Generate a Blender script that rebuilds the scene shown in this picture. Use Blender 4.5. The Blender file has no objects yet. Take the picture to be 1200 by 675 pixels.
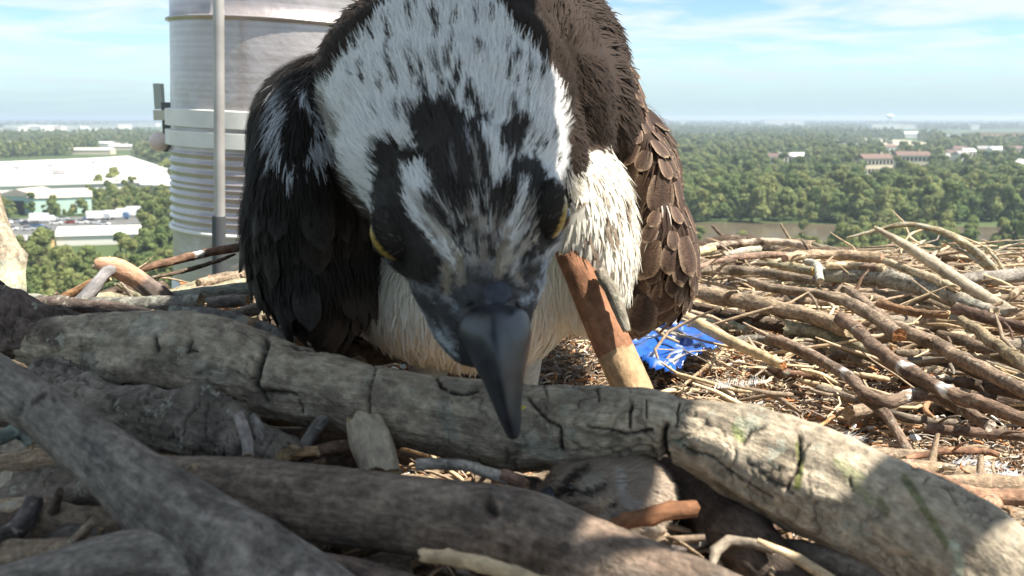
import bpy, math, random
import numpy as np
from mathutils import Vector, Matrix
from mathutils.bvhtree import BVHTree

random.seed(7); rng = np.random.default_rng(7)
SC = bpy.context.scene
COL = SC.collection
R = math.radians

# ------------------------------------------------------------------ camera
PITCH = R(9.83)
F = 1152.0
cd = bpy.data.cameras.new('camera'); cam = bpy.data.objects.new('camera', cd); COL.objects.link(cam)
cam.location = (0, 0, 0); cam.rotation_euler = (R(90) - PITCH, 0, 0)
cd.sensor_width = 36; cd.lens = F / 1200 * 36
cd.clip_start = 0.02; cd.clip_end = 60000
cd.dof.use_dof = True; cd.dof.focus_distance = 0.58; cd.dof.aperture_fstop = 26
SC.camera = cam
# ------------------------------------------------------------------ sky, sun
SUN = Vector((0.47, -0.15, 0.80)).normalized()
el = math.asin(SUN.z); az = math.atan2(SUN.x, SUN.y)
W = bpy.data.worlds.new('World'); SC.world = W; W.use_nodes = True
nt = W.node_tree; nt.nodes.clear()
def N(nt, t, **k):
    n = nt.nodes.new(t)
    for a, b in k.items(): setattr(n, a, b)
    return n
out = N(nt, 'ShaderNodeOutputWorld'); bg = N(nt, 'ShaderNodeBackground')
sky = N(nt, 'ShaderNodeTexSky'); sky.sky_type = 'NISHITA'; sky.sun_disc = False
sky.sun_elevation = el; sky.sun_rotation = az; sky.air_density = 1.0; sky.dust_density = 0.0; sky.ozone_density = 2.0; sky.altitude = 1600
tc = N(nt, 'ShaderNodeTexCoord'); sep = N(nt, 'ShaderNodeSeparateXYZ'); nt.links.new(tc.outputs['Generated'], sep.inputs[0])
# cloud layer: direction / z flattened onto a plane
mx = N(nt, 'ShaderNodeMath', operation='MAXIMUM'); mx.inputs[1].default_value = 0.0; nt.links.new(sep.outputs[2], mx.inputs[0])
ad = N(nt, 'ShaderNodeMath', operation='ADD'); ad.inputs[1].default_value = 0.06; nt.links.new(mx.outputs[0], ad.inputs[0])
dx = N(nt, 'ShaderNodeMath', operation='DIVIDE'); nt.links.new(sep.outputs[0], dx.inputs[0]); nt.links.new(ad.outputs[0], dx.inputs[1])
dy = N(nt, 'ShaderNodeMath', operation='DIVIDE'); nt.links.new(sep.outputs[1], dy.inputs[0]); nt.links.new(ad.outputs[0], dy.inputs[1])
cb = N(nt, 'ShaderNodeCombineXYZ'); nt.links.new(dx.outputs[0], cb.inputs[0]); nt.links.new(dy.outputs[0], cb.inputs[1])
cn = N(nt, 'ShaderNodeTexNoise'); cn.inputs['Scale'].default_value = 1.3; cn.inputs['Detail'].default_value = 7; cn.inputs['Roughness'].default_value = .55
cn.inputs['Distortion'].default_value = .4
nt.links.new(cb.outputs[0], cn.inputs['Vector'])
cr = N(nt, 'ShaderNodeValToRGB'); cr.color_ramp.elements[0].position = .38; cr.color_ramp.elements[1].position = .60
nt.links.new(cn.outputs['Fac'], cr.inputs[0])
cm0 = N(nt, 'ShaderNodeMath', operation='MULTIPLY'); cm0.inputs[1].default_value = .88; nt.links.new(cr.outputs[0], cm0.inputs[0])
hzr = N(nt, 'ShaderNodeMapRange'); hzr.inputs[1].default_value = 0; hzr.inputs[2].default_value = .10; hzr.inputs[3].default_value = .6; hzr.inputs[4].default_value = 1; nt.links.new(sep.outputs[2], hzr.inputs[0])
cm = N(nt, 'ShaderNodeMath', operation='MULTIPLY'); nt.links.new(cm0.outputs[0], cm.inputs[0]); nt.links.new(hzr.outputs[0], cm.inputs[1])
tint = N(nt, 'ShaderNodeMixRGB', blend_type='MIX'); nt.links.new(cm.outputs[0], tint.inputs[0])
tint.inputs[2].default_value = (5.7, 6.2, 6.35, 1)
skt = N(nt, 'ShaderNodeMixRGB', blend_type='MULTIPLY'); skt.inputs[0].default_value = 1; skt.inputs[2].default_value = (.90, 1.0, 1.02, 1)
nt.links.new(sky.outputs[0], skt.inputs[1]); nt.links.new(skt.outputs[0], tint.inputs[1])
# pale blue air low over the horizon, all the way round
lowr = N(nt, 'ShaderNodeMapRange'); lowr.interpolation_type = 'SMOOTHSTEP'; lowr.inputs[1].default_value = 0; lowr.inputs[2].default_value = .075; lowr.inputs[3].default_value = .9; lowr.inputs[4].default_value = .0; nt.links.new(sep.outputs[2], lowr.inputs[0])
low = N(nt, 'ShaderNodeMixRGB'); low.inputs[2].default_value = (3.3, 4.5, 5.05, 1); nt.links.new(lowr.outputs[0], low.inputs[0]); nt.links.new(tint.outputs[0], low.inputs[1])
nt.links.new(low.outputs[0], bg.inputs[0]); bg.inputs[1].default_value = 0.075
nt.links.new(bg.outputs[0], out.inputs[0])
sd = bpy.data.lights.new('sun', 'SUN'); so = bpy.data.objects.new('sun', sd); COL.objects.link(so)
sd.energy = 5.0; sd.angle = R(0.5); sd.color = (1, .93, .82)
so.rotation_euler = SUN.to_track_quat('Z', 'Y').to_euler()
SC.view_settings.view_transform = 'Standard'; SC.view_settings.look = 'None'
SC.view_settings.exposure = 1.16; SC.view_settings.gamma = 1

# ------------------------------------------------------------------ helpers
cp, sp = math.cos(PITCH), math.sin(PITCH)
def P(px, py, d):
    """world point seen at picture position (px,py) of the 1200x675 photo at depth d"""
    X = (px - 600) / F * d; Y = (337.5 - py) / F * d
    return Vector((X, d * cp + Y * sp, -d * sp + Y * cp))
def proj(v):
    v = np.asarray(v)
    d = v[:, 1] * cp - v[:, 2] * sp
    up = v[:, 1] * sp + v[:, 2] * cp
    return 600 + F * v[:, 0] / d, 337.5 - F * up / d, d
GZ = -40.0
def G(px, py, h=0.0):
    """point on the plane h metres above the ground"""
    r = P(px, py, 1.0); t = (GZ + h) / r.z
    return Vector((r.x * t, r.y * t, GZ + h))

def vnoise(p, seed=0):
    p = np.asarray(p, float); i = np.floor(p).astype(np.int64); f = p - i; f = f * f * (3 - 2 * f)
    def h(a, b, c):
        n = (a * 73856093) ^ (b * 19349663) ^ (c * 83492791) ^ (seed * 2654435761)
        n = (n ^ (n >> 13)) * 1274126177 & 0x7fffffff
        n = (n ^ (n >> 16)) & 0xffff
        return n / 65535.0
    r = 0
    for a in (0, 1):
        for b in (0, 1):
            for c in (0, 1):
                w = (f[:, 0] if a else 1 - f[:, 0]) * (f[:, 1] if b else 1 - f[:, 1]) * (f[:, 2] if c else 1 - f[:, 2])
                r = r + w * h(i[:, 0] + a, i[:, 1] + b, i[:, 2] + c)
    return r
def fbm(p, o=4, seed=0):
    p = np.asarray(p, float); r = 0; a = .5; t = 0
    for k in range(o):
        r = r + a * vnoise(p * 2 ** k + 17.3 * k, seed + k); t += a; a *= .5
    return r / t

def mesh_obj(name, verts, faces, mat, parent=None, cols=None, sco=None, smooth=True):
    me = bpy.data.meshes.new(name)
    if isinstance(verts, np.ndarray): verts = verts.tolist()
    if isinstance(faces, np.ndarray): faces = faces.tolist()
    me.from_pydata(verts, [], faces)
    if cols is not None:
        a = me.color_attributes.new('Col', 'FLOAT_COLOR', 'POINT')
        c = np.ones((len(verts), 4)); c[:, :3] = np.asarray(cols)[:, :3]
        a.data.foreach_set('color', c.ravel())
    if sco is not None:
        a = me.attributes.new('sco', 'FLOAT_VECTOR', 'POINT'); a.data.foreach_set('vector', np.asarray(sco, float).ravel())
    if smooth: me.polygons.foreach_set('use_smooth', [True] * len(me.polygons))
    if mat: me.materials.append(mat)
    o = bpy.data.objects.new(name, me); COL.objects.link(o)
    if parent: o.parent = parent
    return o
def tag(o, label=None, cat=None, group=None, kind=None):
    if label: o['label'] = label
    if cat: o['category'] = cat
    if group: o['group'] = group
    if kind: o['kind'] = kind
    return o
def empty(name, loc, label=None, cat=None, group=None, rz=0):
    o = bpy.data.objects.new(name, None); COL.objects.link(o); o.location = loc; o.rotation_euler = (0, 0, rz)
    o.empty_display_size = .1
    return tag(o, label, cat, group)

def keep(o, parent):
    """parent o (built in world space) to parent without moving it"""
    o.parent = parent
    o.matrix_parent_inverse = Matrix.Translation(parent.location).inverted() if parent.type == 'EMPTY' or True else Matrix()
    return o

def setin(n, **k):
    for a, b in k.items():
        n.inputs[a.replace('_', ' ')].default_value = b
def M_simple(name, col, rough=.7, metal=0, nscale=None, namt=.15, bump=0, bscale=None, spec=.4, coords='Object'):
    m = bpy.data.materials.new(name); m.use_nodes = True; t = m.node_tree; b = t.nodes['Principled BSDF']
    b.inputs['Base Color'].default_value = (*col, 1); b.inputs['Roughness'].default_value = rough
    b.inputs['Metallic'].default_value = metal; b.inputs['Specular IOR Level'].default_value = spec
    if nscale or bump:
        c = N(t, 'ShaderNodeTexCoord')
    if nscale:
        n = N(t, 'ShaderNodeTexNoise'); n.inputs['Scale'].default_value = nscale; n.inputs['Detail'].default_value = 6
        t.links.new(c.outputs[coords], n.inputs['Vector'])
        r = N(t, 'ShaderNodeValToRGB'); r.color_ramp.elements[0].position = .3; r.color_ramp.elements[1].position = .7
        r.color_ramp.elements[0].color = (*[x * (1 - namt) for x in col], 1); r.color_ramp.elements[1].color = (*[min(1, x * (1 + namt)) for x in col], 1)
        t.links.new(n.outputs['Fac'], r.inputs[0]); t.links.new(r.outputs[0], b.inputs['Base Color'])
    if bump:
        n2 = N(t, 'ShaderNodeTexNoise'); n2.inputs['Scale'].default_value = bscale or nscale; n2.inputs['Detail'].default_value = 6
        t.links.new(c.outputs[coords], n2.inputs['Vector'])
        bp = N(t, 'ShaderNodeBump'); bp.inputs['Strength'].default_value = bump; bp.inputs['Distance'].default_value = .001 if (bscale or nscale) > 50 else .05
        t.links.new(n2.outputs['Fac'], bp.inputs['Height']); t.links.new(bp.outputs[0], b.inputs['Normal'])
    return m

def M_bark(name, contrast=.5, bump=.6, fine=1.0, rough=.85, lichen=0.0):
    """bark/wood: vertex colour times grain stretched along the stick ('sco' runs with the stick)"""
    m = bpy.data.materials.new(name); m.use_nodes = True; t = m.node_tree; b = t.nodes['Principled BSDF']
    b.inputs['Roughness'].default_value = rough; b.inputs['Specular IOR Level'].default_value = .25
    at = N(t, 'ShaderNodeAttribute', attribute_name='Col'); sc = N(t, 'ShaderNodeAttribute', attribute_name='sco')
    def noise(scale, det=6, rgh=.6, src=None):
        n = N(t, 'ShaderNodeTexNoise'); n.inputs['Scale'].default_value = scale; n.inputs['Detail'].default_value = det; n.inputs['Roughness'].default_value = rgh
        t.links.new((src or sc).outputs['Vector'], n.inputs['Vector']); return n
    oi = N(t, 'ShaderNodeObjectInfo')
    n1 = noise(130 * fine); n2 = noise(520 * fine, 5, .7)
    mp = N(t, 'ShaderNodeVectorMath', operation='MULTIPLY'); mp.inputs[1].default_value = (1, 1, 3)
    t.links.new(sc.outputs['Vector'], mp.inputs[0])
    n3 = noise(260 * fine, 6, .6, mp)
    def rng_(n, lo, hi, a, b_):
        r = N(t, 'ShaderNodeMapRange'); r.inputs[1].default_value = lo; r.inputs[2].default_value = hi
        r.inputs[3].default_value = a; r.inputs[4].default_value = b_
        t.links.new(n.outputs['Fac'], r.inputs[0]); return r
    r1 = rng_(n1, .3, .7, 1 - contrast, 1 + contrast * .8); r2 = rng_(n2, .3, .7, 1 - contrast * .7, 1 + contrast * .6)
    r3 = rng_(n3, .38, .62, 1 - contrast * .5, 1 + contrast * .4)
    mu = N(t, 'ShaderNodeMath', operation='MULTIPLY'); t.links.new(r1.outputs[0], mu.inputs[0]); t.links.new(r2.outputs[0], mu.inputs[1])
    mu2 = N(t, 'ShaderNodeMath', operation='MULTIPLY'); t.links.new(mu.outputs[0], mu2.inputs[0]); t.links.new(r3.outputs[0], mu2.inputs[1])
    vm = N(t, 'ShaderNodeVectorMath', operation='SCALE'); t.links.new(at.outputs['Vector'], vm.inputs[0]); t.links.new(mu2.outputs[0], vm.inputs['Scale'])
    last = vm.outputs[0]
    if lichen:
        nl = noise(90 * fine, 4, .8, mp); rl = rng_(nl, .60 - lichen * .1, .66 - lichen * .1, 0, .8)
        mi = N(t, 'ShaderNodeMixRGB'); mi.inputs[2].default_value = (.36, .36, .29, 1)
        t.links.new(rl.outputs[0], mi.inputs[0]); t.links.new(last, mi.inputs[1]); last = mi.outputs[0]
    t.links.new(last, b.inputs['Base Color'])
    bp = N(t, 'ShaderNodeBump'); bp.inputs['Strength'].default_value = bump; bp.inputs['Distance'].default_value = .0012
    ah = N(t, 'ShaderNodeMath', operation='ADD'); t.links.new(mu.outputs[0], ah.inputs[0]); t.links.new(n3.outputs['Fac'], ah.inputs[1])
    t.links.new(ah.outputs[0], bp.inputs['Height']); t.links.new(bp.outputs[0], b.inputs['Normal'])
    return m
BARK = M_bark('bark', lichen=.02); BARK_PLAIN = M_bark('peeled_wood', contrast=.3, bump=.35); BARK_LICHEN = M_bark('lichen_bark', lichen=.9)
BARK_BIG = M_bark('log_bark', contrast=.42, bump=.8, fine=1.0, lichen=.12)
BARK_SMOOTH = M_bark('smooth_bark', contrast=.45, bump=.6, fine=1.3)

# bark colours
GREY = (.34, .285, .22); BROWN = (.31, .235, .165); TAN = (.56, .42, .26); PALE = (.62, .49, .31); RED = (.33, .14, .065)
DARK = (.12, .085, .062); GBROWN = (.40, .30, .20); GGREEN = (.30, .27, .18); WHITE = (.75, .74, .70); ORANGE = (.45, .20, .08)

def catmull(pts, n):
    pts = np.asarray(pts, float)
    if len(pts) == 2: pts = np.vstack([pts[0], (pts[0] + pts[1]) / 2, pts[1]])
    q = np.vstack([2 * pts[0] - pts[1], pts, 2 * pts[-1] - pts[-2]])
    L = len(pts) - 1; o = []
    for t in np.linspace(0, L, n):
        i = min(int(t), L - 1); u = t - i; a, b, c, d = q[i:i + 4]
        o.append(.5 * ((2 * b) + (c - a) * u + (2 * a - 5 * b + 4 * c - d) * u * u + (3 * b - a - 3 * c + d) * u ** 3))
    return np.array(o)

def tube(ctrl, rad, sides=10, seg=None, rough=.10, knots=0, seed=0, wob=.25, jag=.5, flat=None, ridges=0):
    """ctrl: world points; rad: radii (m). returns verts, faces, sco, t(along), ang"""
    rs = np.random.default_rng(seed)
    ctrl = np.array([list(c) for c in ctrl]); rad = np.asarray(rad, float)
    L = np.sum(np.linalg.norm(np.diff(ctrl, axis=0), axis=1)); rm = rad.mean()
    if seg is None: seg = int(max(6, min(90, L / (rm * .9))))
    C4 = catmull(np.hstack([ctrl, rad[:, None]]), seg); c = C4[:, :3].copy(); r = np.maximum(C4[:, 3], rm * .08)
    # wobble
    w = np.stack([fbm(np.stack([np.linspace(0, L / (rm * 9), seg), np.full(seg, seed * 1.7), np.full(seg, k * 5.)], 1), 3, 3) - .5 for k in range(3)], 1)
    c += w * rm * wob * 2 * np.sin(np.linspace(0, math.pi, seg))[:, None] ** .5
    tan = np.gradient(c, axis=0); tan /= np.linalg.norm(tan, axis=1)[:, None]
    s = np.concatenate([[0], np.cumsum(np.linalg.norm(np.diff(c, axis=0), axis=1))])
    up = np.array([0, 0, 1.]) if abs(tan[0][2]) < .9 else np.array([1., 0, 0])
    a1 = np.cross(tan, up); a1 /= np.linalg.norm(a1, axis=1)[:, None]; a2 = np.cross(tan, a1)
    th = np.linspace(0, 2 * math.pi, sides, endpoint=False)
    TH = np.tile(th, (seg, 1)); S = np.tile(s[:, None], (1, sides))
    nz = fbm(np.stack([np.cos(TH).ravel() * 1.3 + seed, np.sin(TH).ravel() * 1.3, S.ravel() / (rm * 3)], 1), 4, seed).reshape(seg, sides)
    rr = r[:, None] * (1 + (nz - .5) * 2 * rough * 2)
    if ridges: rr = rr * (1 + ridges * (fbm(np.stack([np.cos(TH).ravel() * 4, np.sin(TH).ravel() * 4 + seed, S.ravel() / (rm * 8)], 1), 3, seed + 5).reshape(seg, sides) - .5))
    for k in range(knots):
        t0 = rs.uniform(.1, .9) * s[-1]; a0 = rs.uniform(0, 6.28); ww = rm * rs.uniform(.35, .8)
        da = np.abs((TH - a0 + math.pi) % (2 * math.pi) - math.pi) * rm
        rr += r[:, None] * .35 * np.exp(-((S - t0) ** 2 + da ** 2) / ww ** 2)
    ringd = a1[:, None, :] * np.cos(TH)[..., None] + a2[:, None, :] * np.sin(TH)[..., None]
    V = c[:, None, :] + ringd * rr[..., None]
    # jagged ends
    for e, sg in ((0, -1), (seg - 1, 1)):
        V[e] += tan[e] * ((fbm(np.stack([np.cos(th) * 2, np.sin(th) * 2 + seed, np.full(sides, e * 3.1)], 1), 2, seed) - .5) * jag * rm * 2)[:, None]
    V = V.reshape(-1, 3)
    f = []
    for i in range(seg - 1):
        b = i * sides
        for j in range(sides):
            k = (j + 1) % sides
            f.append((b + j, b + k, b + sides + k, b + sides + j))
    sc = np.stack([np.cos(TH).ravel() * rm * 1.0, np.sin(TH).ravel() * rm, S.ravel() * .38], 1) + seed * .37
    nv = len(V)
    ts = S.ravel() / s[-1]
    ends = []
    for e, sg in ((0, -1), (seg - 1, 1)):
        # duplicated ring so that the cut face keeps its own colour and a hard edge
        ring = V[e * sides:(e + 1) * sides]
        V = np.vstack([V, ring, ring * .45 + c[e] * .55 + tan[e] * sg * rm * rs.uniform(-.12, .12), [c[e] + tan[e] * sg * rm * rs.uniform(-.1, .12)]])
        b0 = nv; b1 = nv + sides; ce = nv + 2 * sides
        for j in range(sides):
            k = (j + 1) % sides
            q = (b0 + j, b0 + k, b1 + k, b1 + j); tr = (b1 + j, b1 + k, ce)
            if e == 0: q = q[::-1]; tr = tr[::-1]
            f.append(q); f.append(tr)
        es = np.stack([(V[nv:, 0] - c[e][0]), (V[nv:, 1] - c[e][1]), (V[nv:, 2] - c[e][2])], 1) + seed * .37
        sc = np.vstack([sc, es]); ts = np.concatenate([ts, np.full(2 * sides + 1, -1.0 if e == 0 else 2.0)])
        ends.append((nv, nv + 2 * sides + 1)); nv = len(V)
    return V, f, sc, ts, c, r

def segdist(px, py, a, b):
    ax, ay = a; bx, by = b; dx, dy = bx - ax, by - ay; L = dx * dx + dy * dy + 1e-9
    t = np.clip(((px - ax) * dx + (py - ay) * dy) / L, 0, 1)
    return np.hypot(px - ax - t * dx, py - ay - t * dy), t
def polydist(px, py, pts):
    d = np.full(len(px), 1e9)
    for a, b in zip(pts[:-1], pts[1:]):
        d = np.minimum(d, segdist(px, py, a, b)[0])
    return d
def inpoly(px, py, pts):
    r = np.zeros(len(px), bool); n = len(pts)
    for i in range(n):
        x0, y0 = pts[i]; x1, y1 = pts[(i + 1) % n]
        c = ((y0 > py) != (y1 > py)) & (px < (x1 - x0) * (py - y0) / (y1 - y0 + 1e-12) + x0)
        r ^= c
    return r
def mixc(cols, c, m):
    m = np.clip(m, 0, 1)[:, None]
    return cols * (1 - m) + np.array(c)[None, :3] * m
# ================================================================== LAND
def M_ground():
    m = bpy.data.materials.new('ground'); m.use_nodes = True; t = m.node_tree; b = t.nodes['Principled BSDF']
    b.inputs['Roughness'].default_value = 1; b.inputs['Specular IOR Level'].default_value = .1
    g = N(t, 'ShaderNodeNewGeometry')
    n = N(t, 'ShaderNodeTexNoise'); n.inputs['Scale'].default_value = .012; n.inputs['Detail'].default_value = 9; n.inputs['Roughness'].default_value = .65
    t.links.new(g.outputs['Position'], n.inputs['Vector'])
    r = N(t, 'ShaderNodeValToRGB'); e = r.color_ramp.elements
    e[0].position = .36; e[0].color = (.045, .075, .028, 1); e[1].position = .66; e[1].color = (.12, .13, .07, 1)
    k = e.new(.52); k.color = (.075, .105, .04, 1)
    t.links.new(n.outputs['Fac'], r.inputs[0]); t.links.new(r.outputs[0], b.inputs['Base Color'])
    return m
gr = 30000
ground = mesh_obj('ground', [(-gr, -3000, GZ), (gr, -3000, GZ), (gr, 45000, GZ), (-gr, 45000, GZ)], [(0, 1, 2, 3)], M_ground(), smooth=False)
tag(ground, 'flat green river plain far below the nest', kind='structure')

def sheet(name, pts, z, mat, label):
    o = mesh_obj(name, [(p[0], p[1], GZ + z) for p in pts], [tuple(range(len(pts)))], mat, smooth=False)
    return tag(o, label, kind='structure')
WATER = M_simple('river_water', (.12, .095, .06), rough=.22, nscale=.05, namt=.25, spec=.35)
rv_far = [(-60, -400), (-52, 250), (0, 352)] + [tuple(G(x, y)[:2]) for x, y in ((760, 261), (900, 261), (1000, 264), (1100, 266), (1250, 266), (1500, 262))]
rv_near = [tuple(G(x, y)[:2]) for x, y in ((1500, 277), (1250, 284), (1100, 283), (1000, 284), (900, 292), (800, 293))] + [(20, 278), (-5, 200), (-5, -400)]
river_poly = rv_far + rv_near
sheet('river', river_poly, .03, WATER, 'muddy brown river crossing the woods below the nest')
LOT = M_simple('asphalt', (.13, .13, .125), rough=.9, nscale=.3, namt=.25)
DIRT = M_simple('bare_earth', (.42, .36, .25), rough=.95, nscale=.02, namt=.3)
def gpoly(l): return [tuple(G(x, y)[:2]) for x, y in l]
lotR = gpoly([(1060, 305), (1260, 300), (1260, 338), (1070, 330)])
sheet('car_park', lotR, .02, LOT, 'grey asphalt car park at the river bend on the right')
lotL = gpoly([(-20, 257), (120, 253), (160, 249), (172, 252), (168, 262), (100, 270), (-20, 280)])
sheet('lorry_yard', lotL, .02, LOT, 'grey yard of parked lorries on the left')
quarry = gpoly([(972, 169), (975, 164), (1010, 162), (1060, 164), (1095, 168), (1080, 171), (1020, 169)])
sheet('gravel_field', quarry, .02, DIRT, 'pale bare gravel field far among the woods on the right')
roadL = gpoly([(160, 252), (250, 247), (420, 240), (420, 243), (250, 251), (160, 256)])
sheet('road', roadL, .04, M_simple('road', (.26, .26, .25), rough=.9), 'pale road leading from the lorry yard behind the pole')

# ------------------------------------------------------------------ trees
def M_leaf(name, c0, c1):
    m = bpy.data.materials.new(name); m.use_nodes = True; t = m.node_tree; b = t.nodes['Principled BSDF']
    b.inputs['Roughness'].default_value = .75; b.inputs['Specular IOR Level'].default_value = .2
    at = N(t, 'ShaderNodeAttribute', attribute_name='Col'); oi = N(t, 'ShaderNodeObjectInfo')
    r = N(t, 'ShaderNodeValToRGB'); r.color_ramp.elements[0].color = (*c0, 1); r.color_ramp.elements[1].color = (*c1, 1)
    t.links.new(oi.outputs['Random'], r.inputs[0])
    vm = N(t, 'ShaderNodeVectorMath', operation='MULTIPLY'); t.links.new(r.outputs[0], vm.inputs[0]); t.links.new(at.outputs['Vector'], vm.inputs[1])
    t.links.new(vm.outputs[0], b.inputs['Base Color'])
    tr = N(t, 'ShaderNodeBsdfTranslucent'); t.links.new(vm.outputs[0], tr.inputs[0])
    ms = N(t, 'ShaderNodeMixShader'); ms.inputs[0].default_value = .4
    t.links.new(b.outputs[0], ms.inputs[1]); t.links.new(tr.outputs[0], ms.inputs[2])
    t.links.new(ms.outputs[0], t.nodes['Material Output'].inputs[0]); return m
LEAF = M_leaf('foliage', (.125, .19, .065), (.28, .31, .12))
TRUNK = M_simple('tree_bark', (.12, .09, .065), rough=.9)
def crown_mesh(seed, h, w, n=850, leaf=.75):
    rs = np.random.default_rng(seed)
    L = rs.integers(7, 12); cs = []
    for i in range(L):
        a = rs.uniform(0, 6.28); q = rs.uniform(0, .62) * w; zz = rs.uniform(.16, .86) * h
        cs.append((math.cos(a) * q, math.sin(a) * q, zz, rs.uniform(.28, .5) * w * (1.15 - .45 * zz / h)))
    cs.append((0, 0, h * .78, w * .42)); cs = np.array(cs)
    k = rs.choice(len(cs), n, p=cs[:, 3] ** 2 / (cs[:, 3] ** 2).sum())
    d = rs.normal(size=(n, 3)); d /= np.linalg.norm(d, axis=1)[:, None]; d[:, 2] = np.where(d[:, 2] < -.4, -d[:, 2], d[:, 2])
    r = cs[k, 3] * rs.uniform(.78, 1.1, n)
    p = cs[k, :3] + d * r[:, None] * np.array([1, 1, .9])
    # leaf clump: bent quad of 4 tris
    nrm = d + rs.normal(size=(n, 3)) * .55; nrm /= np.linalg.norm(nrm, axis=1)[:, None]
    t1 = np.cross(nrm, rs.normal(size=(n, 3))); t1 /= np.linalg.norm(t1, axis=1)[:, None]; t2 = np.cross(nrm, t1)
    s = (leaf * rs.uniform(.6, 1.35, n))[:, None]
    V = np.stack([p + t1 * s, p + t2 * s * .8 - nrm * s * .25, p - t1 * s * .9, p - t2 * s * .8 - nrm * s * .2, p + nrm * s * .3], 1).reshape(-1, 3)
    b = np.arange(n) * 5
    F_ = np.concatenate([np.stack([b, b + 1, b + 4], 1), np.stack([b + 1, b + 2, b + 4], 1), np.stack([b + 2, b + 3, b + 4], 1), np.stack([b + 3, b, b + 4], 1)])
    tone = rs.uniform(.8, 1.22, len(cs))[k] * rs.uniform(.82, 1.18, n)
    C_ = np.repeat(np.stack([tone * rs.uniform(.95, 1.12, n), tone, tone * .95], 1), 5, 0)
    me_o = mesh_obj('crown', V, F_, LEAF, cols=C_, smooth=False)
    return me_o
def trunk_mesh(seed, h, w):
    rs = np.random.default_rng(seed); Vs = []; Fs = []; nb = 0
    def add(ctrl, rad, sides=6):
        nonlocal nb
        V, f, _, _, _, _ = tube(ctrl, rad, sides=sides, seg=6, rough=.05, seed=seed)
        Vs.append(V); Fs.extend([tuple(i + nb for i in q) for q in f]); nb += len(V)
    add([(0, 0, -.3), (.1, 0, h * .35), (0, .1, h * .8)], [.34, .24, .08])
    for i in range(5):
        a = i * 1.3 + rs.uniform(0, 1); z0 = h * rs.uniform(.25, .5)
        add([(0, 0, z0), (math.cos(a) * w * .3, math.sin(a) * w * .3, z0 + h * .15), (math.cos(a) * w * .6, math.sin(a) * w * .6, z0 + h * .27)], [.14, .1, .04], 5)
    return mesh_obj('trunk', np.vstack(Vs), Fs, TRUNK)
kinds = []
lib = bpy.data.collections.new('tree_library')
for i, (h, w) in enumerate(((13, 5.2), (15, 5.0), (11, 5.0), (17, 4.6), (9, 4.4))):
    c = crown_mesh(20 + i, h, w); t_ = trunk_mesh(20 + i, h, w); kinds.append((c, t_, h, w))
    # far copies: one joined mesh per kind, only used as instance source of the far woods
    fo = bpy.data.objects.new('woods_source', c.data); lib.objects.link(fo)
def inside(poly, x, y):
    r = False; n = len(poly)
    for i in range(n):
        x0, y0 = poly[i]; x1, y1 = poly[(i + 1) % n]
        if (y0 > y) != (y1 > y) and x < (x1 - x0) * (y - y0) / (y1 - y0) + x0: r = not r
    return r
big_wh = gpoly([(-80, 231), (185, 226), (205, 200), (150, 180), (-80, 189)])
def bands(x, y):
    d = y * cp - GZ * sp; return 600 + F * x / d, 337.5 - F * (y * sp + GZ * cp) / d
clear = [(1029, 206, 19), (1070, 201, 20), (905, 193.5, 9), (921, 192.5, 7), (936, 192.5, 9), (1118, 188, 8), (1130, 190, 8), (1137, 186, 7), (1125, 182, 10), (1152, 182, 8), (1170, 183, 9), (1192, 182, 9),
         (1106, 193, 6), (1196, 203, 6), (1045, 180, 9), (1068, 161.5, 9), (1176, 163.5, 30), (1130, 162, 14), (1112, 163, 10), (122, 172, 8), (136, 173.5, 8), (146, 176, 12), (100, 181, 16), (172, 174, 7), (35, 170, 8), (14, 170, 8), (1035, 172, 60),
         (918, 147, 26), (762, 146, 6), (801, 146.5, 4), (873, 146, 8), (1143, 152, 6), (185, 215, 22), (1046, 151, 30), (20, 151.5, 14), (31, 155, 50), (92, 155, 20), (130, 152, 24), (165, 149, 20)]
def free(x, y):
    px, py = bands(x, y)
    if inside(river_poly, x, y) or inside(lotR, x, y) or inside(lotL, x, y) or inside(quarry, x, y) or inside(big_wh, x, y): return False
    if px > 1065 and 300 < py < 348: return False
    if px < 170 and 262 <= py < (322 if px > 62 else 308): return False
    if px < 104 and 228 < py < 252: return False
    if px < 176 and 252 <= py < 262 and py > 258 - px * .045: return False
    if 1005 < px < 1095 and 196 < py < 207: return False
    if px > 760 and py < 296 and py > 262 and px < 985: return False
    if px > 1120 and 262 < py < 290: return False
    for (bx, by, bw) in clear:
        if abs(px - bx) < bw and by - 2 < py < by + max(2.5, .27 * (by - 138)): return False
    return True
pts = []
rs = random.Random(5)
y = 150.0
while y < 480:
    xl = -.60 * y; xr = .60 * y; x = xl
    while x < xr:
        xx = x + rs.uniform(-3, 3); yy = y + rs.uniform(-3, 3)
        if free(xx, yy): pts.append((xx, yy))
        x += 7.4
    y += 6.4
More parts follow.
